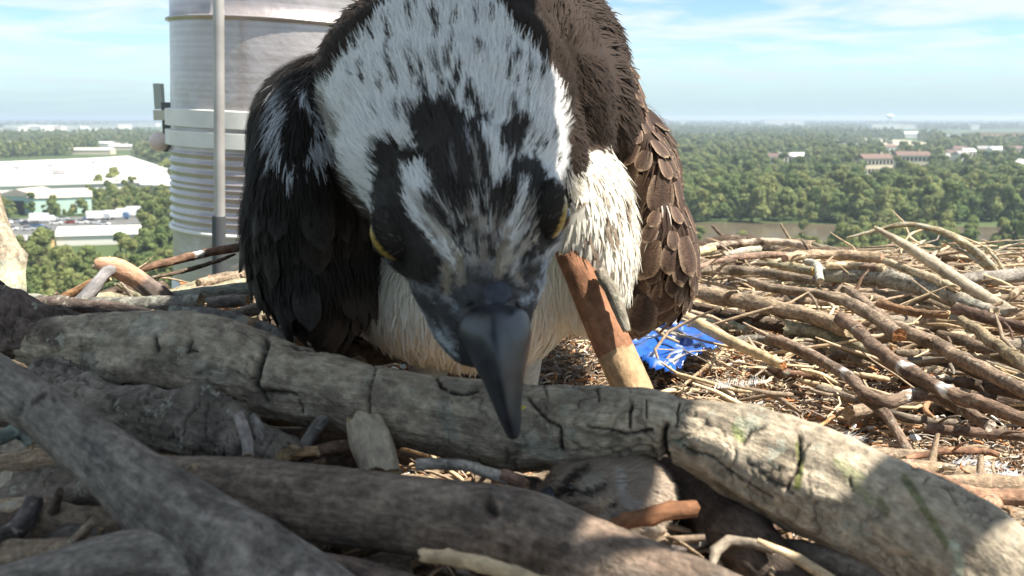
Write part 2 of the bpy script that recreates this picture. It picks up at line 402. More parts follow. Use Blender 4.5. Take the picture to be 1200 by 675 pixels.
# near ones in view (not behind bird) become trees of their own
def vis(x, y):
    px, py = bands(x, y)
    return (px < 300 or px > 745) and -25 < px < 1225 and py > 236 and py < 352
cand = [p for p in pts if vis(*p)]
cand.sort(key=lambda p: p[1]); near = cand[:290]; nearset = set(near)
rest = [p for p in pts if p not in nearset]
first = {}
shr = []
for _ in range(5200):
    yy = rs.uniform(170, 520); xx = rs.uniform(-.6, .6) * yy
    if free(xx, yy): shr.append((xx, yy))
def tree_size(x, y):
    px, py = bands(x, y)
    if py > 275 and px > 700: return rs.uniform(.36, .6) if px < 980 else rs.uniform(.5, .8)
    if px < 300 and py > 300: return rs.uniform(.50, .78)
    if px < 300: return rs.uniform(.62, .9)
    return rs.uniform(.62, 1.2)
for (x, y) in near:
    k = rs.randrange(5); c, t_, h, w = kinds[k]
    e = empty('tree', (x, y, GZ), group='broadleaf trees in the woods below the nest', rz=rs.uniform(0, 6.28))
    s = tree_size(x, y); e.scale = (s, s, s * rs.uniform(.9, 1.15))
    px, py = bands(x, y)
    kn = ('broad crowned', 'full rounded', 'low spreading', 'tall narrow', 'small bushy')[k]
    if px < 300:
        zn = 'by the left photo edge' if px < 50 else 'below the long white shed' if px < 140 and py > 290 else 'around the lorry yard' if px < 190 and py <= 290 else 'close beside the steel pole' if px >= 190 else 'between shed and pole'
        tag(e, kn + ' green tree ' + zn, 'tree', 'trees left of the steel pole')
    elif py > 262:
        zn = 'right of the folded wing' if px < 860 else 'left of the arching branch' if px < 1000 else 'under the arching branch' if px < 1120 else 'near the right car park'
        tag(e, kn + ' green tree on the near river bank ' + zn, 'tree', 'trees on the near river bank')
    else: tag(e, 'tall green tree in the wood along the far bank of the brown river', 'tree', 'trees on the far river bank')
    if k in first: a, b = c.copy(), t_.copy(); COL.objects.link(a); COL.objects.link(b)
    else: a, b = c, t_; first[k] = 1
    a.parent = e; b.parent = e
for k in range(5):
    if k not in first:
        for o in kinds[k][:2]: bpy.data.objects.remove(o)
# far woods: one stuff object
y = 480.0
while y < 9500:
    sp_ = 9.0 if y < 1300 else 9 * (y / 1300) ** 1.25
    x = -.60 * y
    while x < .60 * y:
        xx = x + rs.uniform(-.4, .4) * sp_; yy = y + rs.uniform(-.4, .4) * sp_
        if free(xx, yy): rest.append((xx, yy))
        x += sp_
    y += sp_ * .95
N0 = len(rest)
ra = np.array(rest); gg = fbm(np.stack([ra[:, 0] / 900, ra[:, 1] / 1500, ra[:, 0] * 0], 1), 3, 3)
kp = (ra[:, 1] < 1500) | (gg > .40) | ((ra[:, 0] > 0) & (gg > .36)); rest = [tuple(q) for q in ra[kp]]
fw_me = bpy.data.meshes.new('woods'); fw_me.from_pydata([(x, y, GZ) for x, y in rest + shr], [], [])
at_s = fw_me.attributes.new('tsize', 'FLOAT', 'POINT'); at_r = fw_me.attributes.new('trot', 'FLOAT', 'POINT'); at_k = fw_me.attributes.new('tkind', 'INT', 'POINT')
sz = []
for x, y in rest:
    px, py = bands(x, y)
    s = tree_size(x, y) if y < 480 else rs.uniform(.55, 1.2)
    if y > 1300: s *= 1 + (y - 1300) / 14000
    if px < 300 and 230 < py < 262: s *= .8
    sz.append(s)
for (x, y) in shr: rest.append((x, y)); sz.append(rs.uniform(.22, .36))
at_s.data.foreach_set('value', sz); at_r.data.foreach_set('value', [rs.uniform(0, 6.28) for _ in rest]); at_k.data.foreach_set('value', [rs.randrange(5) for _ in rest])
woods = bpy.data.objects.new('woods', fw_me); COL.objects.link(woods)
tag(woods, 'broad green woods stretching to the horizon', kind='stuff')
ng = bpy.data.node_groups.new('woods_scatter', 'GeometryNodeTree')
ng.interface.new_socket('Geometry', in_out='INPUT', socket_type='NodeSocketGeometry'); ng.interface.new_socket('Geometry', in_out='OUTPUT', socket_type='NodeSocketGeometry')
gi = ng.nodes.new('NodeGroupInput'); go = ng.nodes.new('NodeGroupOutput')
m2p = ng.nodes.new('GeometryNodeMeshToPoints'); iop = ng.nodes.new('GeometryNodeInstanceOnPoints')
ci = ng.nodes.new('GeometryNodeCollectionInfo'); ci.inputs['Collection'].default_value = lib; ci.inputs['Separate Children'].default_value = True; ci.inputs['Reset Children'].default_value = True
def nattr(nm, ty):
    a = ng.nodes.new('GeometryNodeInputNamedAttribute'); a.data_type = ty; a.inputs['Name'].default_value = nm; return a
a1, a2, a3 = nattr('tsize', 'FLOAT'), nattr('trot', 'FLOAT'), nattr('tkind', 'INT')
cx = ng.nodes.new('ShaderNodeCombineXYZ'); ng.links.new(a2.outputs[0], cx.inputs[2])
ng.links.new(gi.outputs[0], m2p.inputs[0]); ng.links.new(m2p.outputs[0], iop.inputs['Points']); ng.links.new(ci.outputs[0], iop.inputs['Instance'])
iop.inputs['Pick Instance'].default_value = True; ng.links.new(a3.outputs[0], iop.inputs['Instance Index'])
ng.links.new(cx.outputs[0], iop.inputs['Rotation']); ng.links.new(a1.outputs[0], iop.inputs['Scale'])
ng.links.new(iop.outputs[0], go.inputs[0])
md = woods.modifiers.new('scatter', 'NODES'); md.node_group = ng

# ------------------------------------------------------------------ buildings
WHITEROOF = M_simple('white_roof', (.82, .80, .76), rough=.6, nscale=.08, namt=.06)
WHITEWALL = M_simple('white_wall', (.72, .71, .67), rough=.8)
CREAM = M_simple('cream_wall', (.70, .60, .45), rough=.8); MINT = M_simple('mint_wall', (.50, .68, .60), rough=.7)
TANROOF = M_simple('tan_metal_roof', (.60, .52, .42), rough=.6, nscale=.2, namt=.1); GREYROOF = M_simple('grey_roof', (.30, .29, .29), rough=.8)
BROWNROOF = M_simple('brown_roof', (.17, .11, .09), rough=.9); OCHRE = M_simple('ochre_wall', (.62, .42, .20), rough=.8)
GLASS = M_simple('dark_glass', (.03, .035, .04), rough=.15); DARKDOOR = M_simple('dark_door', (.05, .05, .06), rough=.6)
def box(name, x0, x1, y0, y1, z0, z1, mat, parent):
    v = [(x0, y0, z0), (x1, y0, z0), (x1, y1, z0), (x0, y1, z0), (x0, y0, z1), (x1, y0, z1), (x1, y1, z1), (x0, y1, z1)]
    f = [(0, 3, 2, 1), (4, 5, 6, 7), (0, 1, 5, 4), (1, 2, 6, 5), (2, 3, 7, 6), (3, 0, 4, 7)]
    return mesh_obj(name, v, f, mat, parent, smooth=False)
def building(name, label, cat, px, py, w, dp, wh, rh, wall, roof, yaw=0, gable='x', windows=0, door=False, floors=1, group=None, chimney=False):
    """px,py: middle of the foot of the front wall in the picture; sizes in metres"""
    e = empty(name, G(px, py), label, cat, group, rz=R(yaw))
    box('wall', -w / 2, w / 2, 0, dp, -.3, wh, wall, e)
    ov = .5
    if rh <= 0: 
        box('roof', -w / 2 - ov, w / 2 + ov, -ov, dp + ov, wh, wh + .5, roof, e)
    else:
        x0, x1, y0, y1 = -w / 2 - ov, w / 2 + ov, -ov, dp + ov; zt = wh + rh; t = .25
        if gable == 'x':
            v = [(x0, y0, wh), (x1, y0, wh), (x1, y1, wh), (x0, y1, wh), (x0, (y0 + y1) / 2, zt), (x1, (y0 + y1) / 2, zt)]
            f = [(0, 1, 5, 4), (2, 3, 4, 5), (0, 4, 3), (1, 2, 5), (0, 3, 2, 1)]
        else:
            xm = (x0 + x1) / 2
            v = [(x0, y0, wh), (x1, y0, wh), (x1, y1, wh), (x0, y1, wh), (xm, y0, zt), (xm, y1, zt)]
            f = [(0, 4, 5, 3), (1, 2, 5, 4), (0, 1, 4), (2, 3, 5), (0, 3, 2, 1)]
        mesh_obj('roof', [(a, b, c + .02) for a, b, c in v], f, roof, e, smooth=False)
    if windows:
        for fl in range(floors):
            fh = wh / floors
            for i in range(windows):
                cx_ = -w / 2 + w * (i + .5) / windows
                box('window', cx_ - 1.0, cx_ + 1.0, -.12, -.02, fh * fl + fh * .3, fh * fl + fh * .8, GLASS, e)
    if door:
        box('door', -w * .1, w * .14, -.15, -.03, 0, wh * .75, DARKDOOR, e)
    if chimney: box('chimney', w * .2, w * .2 + 1, dp * .4, dp * .4 + 1, wh, wh + rh + 1.2, CREAM, e)
    return e
def roofed(name, label, cat, roofpts, h, wall, roof, ridge=0):
    """building given by the corners of its flat roof as they stand h metres above the ground"""
    P4 = [G(x, y, h) for x, y in roofpts]; c = sum(P4, Vector()) / len(P4); c.z = GZ
    e = empty(name, c, label, cat); n = len(P4)
    v = [p - c for p in P4]; lo = [Vector((p.x, p.y, -.3)) for p in v]
    mesh_obj('wall', [list(p) for p in lo] + [[p.x, p.y, h] for p in v], [(i, (i + 1) % n, n + (i + 1) % n, n + i) for i in range(n)], wall, e, smooth=False)
    up = [Vector((p.x * 1.004, p.y * 1.004, h + .02)) for p in v]; up2 = [Vector((p.x * 1.004, p.y * 1.004, h + .9)) for p in v]
    mesh_obj('roof', [list(p) for p in up] + [list(p) for p in up2], [tuple(range(n))[::-1], tuple(range(n, 2 * n))] + [(i, (i + 1) % n, n + (i + 1) % n, n + i) for i in range(n)], roof, e, smooth=False)
    return e
def rooftop(e, spots, h):
    for (px, py, s) in spots:
        p = G(px, py, h) - e.location
        box('roof_vent', p.x - s, p.x + s, p.y - s, p.y + s, h + .92, h + 1 + s, GREYROOF, e)
WHH = 7.5
e = roofed('warehouse', 'huge white flat-roofed warehouse filling the left beyond the trees', 'warehouse', [(-90, 221), (168, 214), (196, 199), (150, 184), (100, 187), (0, 191), (-90, 194)], WHH, WHITEWALL, WHITEROOF)
rooftop(e, [(20, 200, 1.5), (60, 197, 1.5), (110, 193, 1.5), (68, 206, 2.2), (140, 205, 1.3)], WHH)
roofed('warehouse', 'low white annex with a pink wall at the right end of the huge warehouse', 'warehouse', [(172, 204), (196, 205), (205, 213), (196, 217), (176, 214)], 6, CREAM, WHITEROOF)
roofed('warehouse', 'small pale flat building between the big warehouse and the pole', 'building', [(158, 210), (215, 211), (215, 220), (165, 218)], 7, CREAM, WHITEROOF)
building('barn', 'mint walled barn with tan roof and dark doorway at the left edge', 'barn', 22, 251, 22, 16, 7.5, 3, MINT, TANROOF, yaw=-12, gable='y', door=True)
building('barn', 'mint walled barn with long tan roof, second from the left edge', 'barn', 72, 251, 24, 18, 7, 3, MINT, TANROOF, yaw=24, gable='x')
building('shed', 'long bright white roofed shed in front of the lorry yard', 'shed', 116, 287, 25, 13, 3.2, 2.2, WHITEWALL, WHITEROOF, yaw=14, gable='x')
building('shed', 'low grey roofed shed with ochre walls at the near left', 'shed', 30, 293, 13, 9, 3.0, 1.2, OCHRE, GREYROOF, yaw=12, gable='x')
building('water_tower_hut', 'small dark tower standing before the huge white warehouse', 'tower', 68, 222, 5, 5, 9, 2, BROWNROOF, GREYROOF)
# strip of distant white sheds, left
for i, (px, py, w, h, lb) in enumerate(((20, 151.5, 90, 9, 'wide white shed on the left horizon, nearest the photo edge'), (8, 156.5, 60, 9, 'white shed below the horizon at the left photo edge'),
    (31, 155.3, 80, 9, 'white shed on the left horizon with a flat grey side'), (42, 155, 70, 11, 'white shed in the middle of the left horizon strip'), (57, 154.8, 70, 10, 'white shed with a low tower on the left horizon'),
    (74, 154.6, 100, 10, 'long white shed on the left horizon under the pale sky'), (92, 155.5, 60, 6, 'dull grey shed right of the white ones on the left horizon'), (122, 153, 90, 11, 'bright white shed left of the pole on the horizon'),
    (137, 151.5, 60, 9, 'white shed right beside the bright one near the pole'), (163, 148.6, 150, 9, 'long thin white shed on the horizon beside the pole'), (178, 146.5, 130, 8, 'farthest white shed on the horizon touching the pole'))):
    building('distant_shed', lb, 'shed', px, py, w, 60, h * 1.7, 0, WHITEWALL, WHITEROOF)
for i, (px, py, w, h, wl, rf, lb) in enumerate(((122, 172, 20, 5, WHITEWALL, WHITEROOF, 'small white house left of the pole beyond the big warehouse'), (136, 173.5, 26, 5, WHITEWALL, GREYROOF, 'white house with grey roof beyond the big warehouse'),
    (146, 176, 40, 5, CREAM, WHITEROOF, 'long cream hall behind the big warehouse near the pole'), (100, 181, 56, 5, CREAM, WHITEROOF, 'long pale hall behind the middle of the big warehouse'), (172, 174, 14, 6, CREAM, BROWNROOF, 'small cream house between hall and pole'),
    (35, 170, 24, 4, WHITEWALL, GREYROOF, 'lone pale house in the woods far left'), (14, 170, 22, 4, WHITEWALL, GREYROOF, 'pale house at the far left in the woods'))):
    building('house', lb, 'house', px, py, w, 15, h, 2, wl, rf)
# right side
building('distant_shed', 'long white warehouse on the horizon right of the bird', 'warehouse', 918, 147, 200, 80, 30, 0, WHITEWALL, WHITEROOF)
building('distant_shed', 'small white block on the horizon nearest the bird', 'building', 762, 146, 32, 40, 28, 0, WHITEWALL, WHITEROOF)
building('distant_shed', 'tiny white tower block on the horizon right of the bird', 'building', 801, 146.5, 14, 14, 30, 0, WHITEWALL, WHITEROOF)
building('distant_shed', 'thin white shed on the horizon left of the long white warehouse', 'building', 873, 146, 44, 40, 26, 0, WHITEWALL, WHITEROOF)
building('distant_shed', 'white hall on the horizon below the water tower', 'hall', 1040, 151, 110, 60, 17, 0, WHITEWALL, WHITEROOF)
building('distant_shed', 'pale shed right of the hall below the water tower', 'shed', 1066, 151, 40, 40, 16, 0, WHITEWALL, GREYROOF)
building('church', 'small white church on the far right plain', 'church', 1068, 161.5, 34, 18, 8, 4, WHITEWALL, WHITEROOF)
building('distant_shed', 'tan walled warehouse with red brown roof by the right edge', 'warehouse', 1176, 163.5, 110, 40, 12, 0, OCHRE, BROWNROOF, windows=10)
building('distant_shed', 'white office block on the far right plain, left of the tan warehouse', 'building', 1130, 162, 42, 20, 9, 0, WHITEWALL, GREYROOF)
building('distant_shed', 'low white shed on the far right plain beside the office block', 'shed', 1112, 163, 34, 20, 7, 0, WHITEWALL, WHITEROOF)
building('distant_shed', 'lone white shed high on the right plain near the photo edge', 'shed', 1143, 152, 26, 24, 17, 0, WHITEWALL, WHITEROOF)
building('apartment_block', 'cream apartment block with brown roof, nearer of the two on the right', 'apartment block', 1029, 206, 23, 12, 12, 3, CREAM, BROWNROOF, yaw=14, windows=8, floors=2, chimney=True)
building('apartment_block', 'cream apartment block with brown roof, farther of the two on the right', 'apartment block', 1070, 201, 24, 12, 12, 3, CREAM, BROWNROOF, yaw=-4, windows=8, floors=2, chimney=True)
hs = [(905, 193.5, 14, 'white house in the woods right of the bird'), (921, 192.5, 10, 'small white house second in the woods right of the bird'), (936, 192.5, 12, 'white house third in the woods right of the bird'),
      (1118, 188, 14, 'grey roofed house left among the far right houses'), (1130, 190, 12, 'brown roofed house in the middle of the far right houses'), (1137, 186, 12, 'dark roofed house behind the far right houses'),
      (1125, 182, 18, 'pale roofed hall behind the far right houses'), (1152, 182, 12, 'white house right of the far right houses'), (1170, 183, 16, 'grey house near the right edge of the plain'), (1192, 182, 14, 'pale house touching the right photo edge'),
      (1106, 193, 10, 'small pale house below the far right houses'), (1196, 203, 8, 'tiny white hut at the right photo edge in the woods'), (1045, 180, 16, 'pale house left behind the cream apartment blocks')]
for i, (px, py, w, lb) in enumerate(hs):
    building('house', lb, 'house', px, py, w, 9, 7, 3, (WHITEWALL, CREAM)[i % 2], (BROWNROOF, GREYROOF, WHITEROOF)[i % 3], yaw=(i * 37) % 50 - 25, windows=3)
# water tower on the horizon
e = empty('water_tower', G(1042, 149), 'white water tower on the horizon at the right', 'water tower')
V, f, sc, ts, _, _ = tube([(0, 0, 0), (0, 0, 44)], [3, 3], sides=12, seg=4, rough=0, wob=0, jag=0); mesh_obj('column', V, f, WHITEWALL, e)
V, f, sc, ts, _, _ = tube([(0, 0, 38), (0, 0, 41), (0, 0, 46), (0, 0, 52), (0, 0, 55)], [3.2, 13, 17, 13, 2], sides=16, seg=14, rough=0, wob=0, jag=0); mesh_obj('tank', V, f, WHITEROOF, e)

# ------------------------------------------------------------------ vehicles in the yards
carmats = [M_simple('car_' + n, c, rough=.35, spec=.5) for n, c in (('white', (.8, .8, .8)), ('silver', (.45, .47, .5)), ('dark', (.06, .07, .09)), ('red', (.35, .05, .04)), ('blue', (.08, .16, .3)))]
TYRE = M_simple('tyre', (.03, .03, .03), rough=.9)
def lathe_wheel(parent, x, y, r, w):
    a = np.linspace(0, 2 * math.pi, 13)[:-1]
    v = [(x + math.cos(t) * r, y - w / 2, r + math.sin(t) * r) for t in a] + [(x + math.cos(t) * r, y + w / 2, r + math.sin(t) * r) for t in a]
    n = 12; f = [(i, (i + 1) % n, n + (i + 1) % n, n + i) for i in range(n)] + [tuple(range(n)), tuple(range(n, 2 * n))[::-1]]
    mesh_obj('wheel', v, f, TYRE, parent, smooth=False)
def profile(name, pr, w, mat, parent, y0=0):
    n = len(pr); v = [(x, y0 - w / 2, z) for x, z in pr] + [(x, y0 + w / 2, z) for x, z in pr]
    f = [tuple(range(n)), tuple(range(n, 2 * n))[::-1]] + [(i, i + n, (i + 1) % n + n, (i + 1) % n) for i in range(n)]
    return mesh_obj(name, v, f, mat, parent, smooth=False)
def car(px, py, ci_, yaw, label, group):
    e = empty('parked_car', G(px, py), label, 'car', group, rz=R(yaw)); e.location.z += .03
    profile('body', [(-2.2, .3), (2.2, .3), (2.25, .75), (1.3, .95), (-2.0, 1.0), (-2.25, .7)], 1.8, carmats[ci_], e)
    profile('cabin', [(-1.7, .99), (1.1, .94), (.5, 1.5), (-1.2, 1.5)], 1.6, GLASS, e)
    for x in (-1.4, 1.4):
        for y in (-.8, .8): lathe_wheel(e, x, y, .33, .24)
def truck(px, py, ci_, yaw, label, L=9):
    e = empty('parked_lorry', G(px, py), label, 'lorry', 'lorries parked in the left yard', rz=R(yaw)); e.location.z += .03
    box('cargo_box', -L / 2, L / 2 - 2.4, -1.25, 1.25, .9, 3.6, carmats[0], e)
    profile('cab', [(L / 2 - 2.3, .6), (L / 2, .6), (L / 2, 1.6), (L / 2 - .6, 2.7), (L / 2 - 2.3, 2.7)], 2.3, carmats[ci_], e)
    for x in (-L / 2 + 1.2, -L / 2 + 2.4, L / 2 - 1.1):
        for y in (-1.05, 1.05): lathe_wheel(e, x, y, .5, .3)
names = ['white', 'silver', 'dark', 'red', 'blue']
where = ['by the tan dirt edge', 'behind the long white shed', 'nearest the mint barns', 'beside the white lorries', 'close to the road', 'at the left photo edge']
# rows in the left yard
kL = 0
LAB_L = ['white car at the left end of the yard, back row', 'silver car second in the back row of the left yard', 'dark car third in the back row of the left yard', 'white car in the back row before the second barn', 'blue car in the front row of the left yard', 'white car in the middle of the left yard',
         'silver car right behind the white shed roof', 'red car in the middle row of the left yard', 'white car in the front row nearest the photo edge', 'silver car in the front row near the ochre shed', 'dark car in the front row behind the white shed', 'white car at the shed roof near the lorries',
         'blue car standing left of the grey cabbed lorry', 'white car in front of the grey cabbed lorry', 'silver car farthest back in the left yard', 'red car just before the row of white lorries', 'white car nearest the blue cabbed lorry']
LAB_R = ['white car at the near left of the right car park', 'white car parked nearest below the arching branch', 'white car in the nearest row of the right car park', 'white car in the far row of the right car park', 'white car farthest off in the right car park', 'silver car by the right photo edge in the far row',
         'dark car at the far left corner of the right car park', 'silver car beside the dark one at the far left corner', 'dark car in the middle of the right car park', 'blue car in the middle of the right car park', 'silver car in the middle row by the right photo edge', 'dark car at the left edge of the right car park', 'red car in the nearest row of the right car park']
for (px, py) in ((8, 262), (20, 261), (31, 263.5), (40, 259.5), (44, 266), (66, 263), (74, 258), (84, 262), (14, 270), (33, 270), (52, 270), (96, 262), (104, 257), (112, 262), (60, 257), (126, 257), (122, 264)):
    car(px, py, (0, 1, 2, 0, 4, 0, 1, 3)[kL % 8], (kL * 53) % 40 - 10, LAB_L[kL], 'cars parked in the left yard'); kL += 1
for (px, py, cc, lb) in ((138, 257, 4, 'white box lorry with blue cab left in the row behind the shed'), (150, 254.5, 0, 'all white box lorry second in the row behind the shed'), (162, 252, 3, 'white box lorry with red cab right in the row behind the shed'),
                        (116, 258, 1, 'white box lorry with grey cab standing apart left of the row'), (50, 261, 0, 'white box lorry parked alone before the mint barns')):
    truck(px, py, cc, 12, lb)
kR = 0
for (px, py) in ((1136, 317), (1134, 326), (1160, 330), (1178, 309), (1183, 305.5), (1196, 308), (1120, 311), (1128, 308), (1150, 312), (1165, 316), (1190, 318), (1110, 320), (1172, 323)):
    car(px, py, (0, 0, 0, 0, 0, 1, 2, 1, 2, 4, 1, 2, 3)[kR % 13], (kR * 31) % 30 - 80, LAB_R[kR], 'cars in the right car park'); kR += 1

# ------------------------------------------------------------------ the steel pole
def M_steel():
    m = M_simple('weathered_steel', (.50, .47, .47), rough=.32, metal=.5, nscale=14, namt=.10, bump=.12)
    t = m.node_tree; b = t.nodes['Principled BSDF']
    # horizontal scratches and a faint red tint painted in for a reflection
    c = N(t, 'ShaderNodeTexCoord'); mp = N(t, 'ShaderNodeMapping'); mp.inputs['Scale'].default_value = (2, 2, 160)
    n = N(t, 'ShaderNodeTexNoise'); n.inputs['Scale'].default_value = 1; n.inputs['Detail'].default_value = 4
    t.links.new(c.outputs['Object'], mp.inputs[0]); t.links.new(mp.outputs[0], n.inputs['Vector'])
    r = N(t, 'ShaderNodeMapRange'); r.inputs[1].default_value = .35; r.inputs[2].default_value = .65; r.inputs[3].default_value = .88; r.inputs[4].default_value = 1.07
    t.links.new(n.outputs['Fac'], r.inputs[0])
    old = b.inputs['Base Color'].links[0].from_socket
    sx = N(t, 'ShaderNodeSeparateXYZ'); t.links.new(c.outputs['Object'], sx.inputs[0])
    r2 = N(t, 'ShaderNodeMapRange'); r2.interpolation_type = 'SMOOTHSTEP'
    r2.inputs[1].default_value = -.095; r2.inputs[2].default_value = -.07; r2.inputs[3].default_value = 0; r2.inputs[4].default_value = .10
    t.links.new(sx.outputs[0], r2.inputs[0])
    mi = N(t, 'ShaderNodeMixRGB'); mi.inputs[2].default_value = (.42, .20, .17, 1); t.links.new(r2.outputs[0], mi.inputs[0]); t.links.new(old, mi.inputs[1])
    vm = N(t, 'ShaderNodeVectorMath', operation='SCALE'); t.links.new(mi.outputs[0], vm.inputs[0]); t.links.new(r.outputs[0], vm.inputs['Scale'])
    t.links.new(vm.outputs[0], b.inputs['Base Color'])
    return m
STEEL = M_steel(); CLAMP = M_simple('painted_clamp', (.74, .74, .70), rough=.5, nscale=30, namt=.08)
PD = 1.6; pc = P(322, 337, PD); pr = 117 / F * PD
def zat(py): return P(322, py, PD - .15).z
pole = empty('steel_pole', (pc.x, pc.y + pr * .3, GZ), 'thick ribbed steel pole standing behind the bird on the left', 'pole')
ROLL = R(2.6); pole.rotation_euler = (0, ROLL, 0); pole.location.x -= 40 * math.sin(ROLL); pole.location.z += 40 * (1 - math.cos(ROLL)); PX0 = pc.x; PY0 = pole.location.y
def lathe(name, prof, mat, parent, cx, cy, cz, n=64):
    a = np.linspace(0, 2 * math.pi, n + 1)[:-1]; V = []; f = []
    p2 = [prof[0]]
    for (r0, z0), (r1, z1) in zip(prof[:-1], prof[1:]):      # support rings keep long faces straight when shaded smooth
        if math.hypot(r1 - r0, z1 - z0) > .008: p2 += [(r0 + (r1 - r0) * t, z0 + (z1 - z0) * t) for t in (.02, .98)]
        p2.append((r1, z1))
    prof = p2
    for r, z in prof: V += [(cx + math.cos(t) * r, cy + math.sin(t) * r, z - cz) for t in a]
    for i in range(len(prof) - 1):
        for j in range(n):
            k = (j + 1) % n; f.append((i * n + j, i * n + k, (i + 1) * n + k, (i + 1) * n + j))
    f.append(tuple(range(n))[::-1]); f.append(tuple(range((len(prof) - 1) * n, len(prof) * n)))
    return mesh_obj(name, V, f, mat, parent)
prof = [(pr * 1.2, GZ), (pr, GZ + 6), (pr, zat(352))]
z = zat(352); 
prof += [(pr * .985, zat(350)), (pr * .985, zat(284)), (pr * 1.0, zat(283)), (pr * 1.0, zat(276)), (pr * .985, zat(275))]
zz = zat(270); ze = zat(182)
while zz < ze:
    prof += [(pr * .99, zz), (pr * 1.012, zz + .003), (pr * 1.012, zz + .005), (pr * .99, zz + .008)]; zz += .0115 + .003 * math.sin(zz * 400)
prof += [(pr * .99, zat(180)), (pr * .99, zat(24)), (pr * 1.03, zat(23)), (pr * 1.03, zat(21)), (pr * .99, zat(20)), (pr * .99, 1.2)]
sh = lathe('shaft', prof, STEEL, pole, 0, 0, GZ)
for (a, b) in ((153, 131), (177, 157)):
    lathe('clamp_band', [(pr * 1.0, zat(a)), (pr * 1.045, zat(a) + .001), (pr * 1.045, zat(b) - .001), (pr * 1.0, zat(b))], CLAMP, pole, 0, 0, GZ)
lathe('collar', [(pr * .99, zat(284)), (pr * 1.02, zat(283)), (pr * 1.02, zat(279)), (pr * .99, zat(278))], CLAMP, pole, 0, 0, GZ)
q = P(260, 200, PD - .19); cxr = 6.3 / F * (PD - .19)
q.y += .12
V, f, sc, ts, _, _ = tube([(q.x - PX0, q.y - .12 - pole.location.y, P(260, 345, PD - .1).z - GZ), (q.x - PX0, q.y - .12 - pole.location.y, .9 - GZ)], [cxr, cxr], sides=14, seg=8, rough=0, wob=0, jag=0)
mesh_obj('conduit', V, f, M_simple('galvanised_conduit', (.42, .40, .38), rough=.5, metal=.4, nscale=20, namt=.2), pole)
V, f, sc, ts, _, _ = tube([(q.x - PX0, q.y - .125 - pole.location.y, P(260, 345, PD - .1).z - GZ - .02), (q.x - PX0, q.y - .125 - pole.location.y, P(260, 255, PD - .19).z - GZ)], [cxr * 1.25, cxr * 1.25], sides=14, seg=8, rough=0, wob=0, jag=0)
mesh_obj('conduit_sleeve', V, f, M_simple('dark_sleeve', (.07, .075, .08), rough=.6), pole)
# small ball lamp on a bracket at the left of the pole
L0 = P(186, 166, PD - .02); lam = empty('ball_fitting', L0, 'small round white fitting clamped to the left side of the pole', 'fitting')
def sphere_mesh(name, c, r, mat, parent=None, n=20, sq=(1, 1, 1), cols=None):
    V = []; f = []
    for i in range(n // 2 + 1):
        a = math.pi * i / (n // 2)
        for j in range(n):
            b = 2 * math.pi * j / n; V.append((c[0] + r * sq[0] * math.sin(a) * math.cos(b), c[1] + r * sq[1] * math.sin(a) * math.sin(b), c[2] + r * sq[2] * math.cos(a)))
    for i in range(n // 2):
        for j in range(n): f.append((i * n + j, (i + 1) * n + j, (i + 1) * n + (j + 1) % n, i * n + (j + 1) % n))
    return mesh_obj(name, V, f, mat, parent, cols=cols)
sphere_mesh('globe', (0, 0, 0), 11 / F * PD, M_simple('pink_white_globe', (.72, .60, .56), rough=.4), lam)
def pxbox(name, x0, x1, y0, y1, d, th, mat, parent, o):
    a = P(x0, y1, d) - o; b = P(x1, y0, d) - o
    return box(name, a.x, b.x, a.y, a.y + th, a.z, b.z, mat, parent)
pxbox('bracket', 192, 204, 120, 178, PD + .01, .02, M_simple('dark_bracket', (.12, .13, .14), rough=.6), lam, L0)
pxbox('block', 180, 200, 129, 141, PD - .01, .03, M_simple('cream_block', (.60, .57, .46), rough=.7), lam, L0)
pxbox('antenna_panel', 181, 190, 98, 128, PD + .02, .015, M_simple('green_grey_panel', (.45, .50, .45), rough=.6), lam, L0)

# ------------------------------------------------------------------ added unseen plate on an arm, shaped to shade the crown and near logs
PH = .30
plate = empty('added_shade_plate', (.06, .30, PH), 'flat grey metal plate added above the frame to shade bird and logs', 'metal plate')
PLM = M_simple('grey_added_plate', (.30, .31, .31), rough=.6, nscale=20, namt=.1)
def slab(name, pts, z0, z1, parent, mat):
    n = len(pts); o = parent.location; v = [(x - o.x, y - o.y, z0 - o.z) for x, y in pts] + [(x - o.x, y - o.y, z1 - o.z) for x, y in pts]
    return mesh_obj(name, v, [tuple(range(n))[::-1], tuple(range(n, 2 * n))] + [(i, (i + 1) % n, n + (i + 1) % n, n + i) for i in range(n)], mat, parent, smooth=False)
slab('plate', [(-.17, -.02), (.20, -.02), (.256, .165), (.283, .188), (.292, .262), (.205, .272), (.183, .30), (.163, .33), (.155, .36), (-.15, .40)], PH, PH + .006, plate, PLM)
slab('bracket', [(.330, .178), (.350, .152), (.372, .168), (.352, .205)], PH + .002, PH + .008, plate, PLM)  # added piece, shaped to drop a small shadow on the right log
for nm, p0, p1, r in (('added_bracket_rod', (.20, .14, PH + .012), (.36, .17, PH + .012), .004), ('added_arm', (-.15, .12, PH + .02), (-.40, 1.62, .62), .012)):
    V, f, s_, ts, _, _ = tube([np.array(p0) - np.array(plate.location), np.array(p1) - np.array(plate.location)], [r, r], sides=10, seg=4, rough=0, wob=0, jag=0)
    mesh_obj(nm, V, f, PLM, plate)
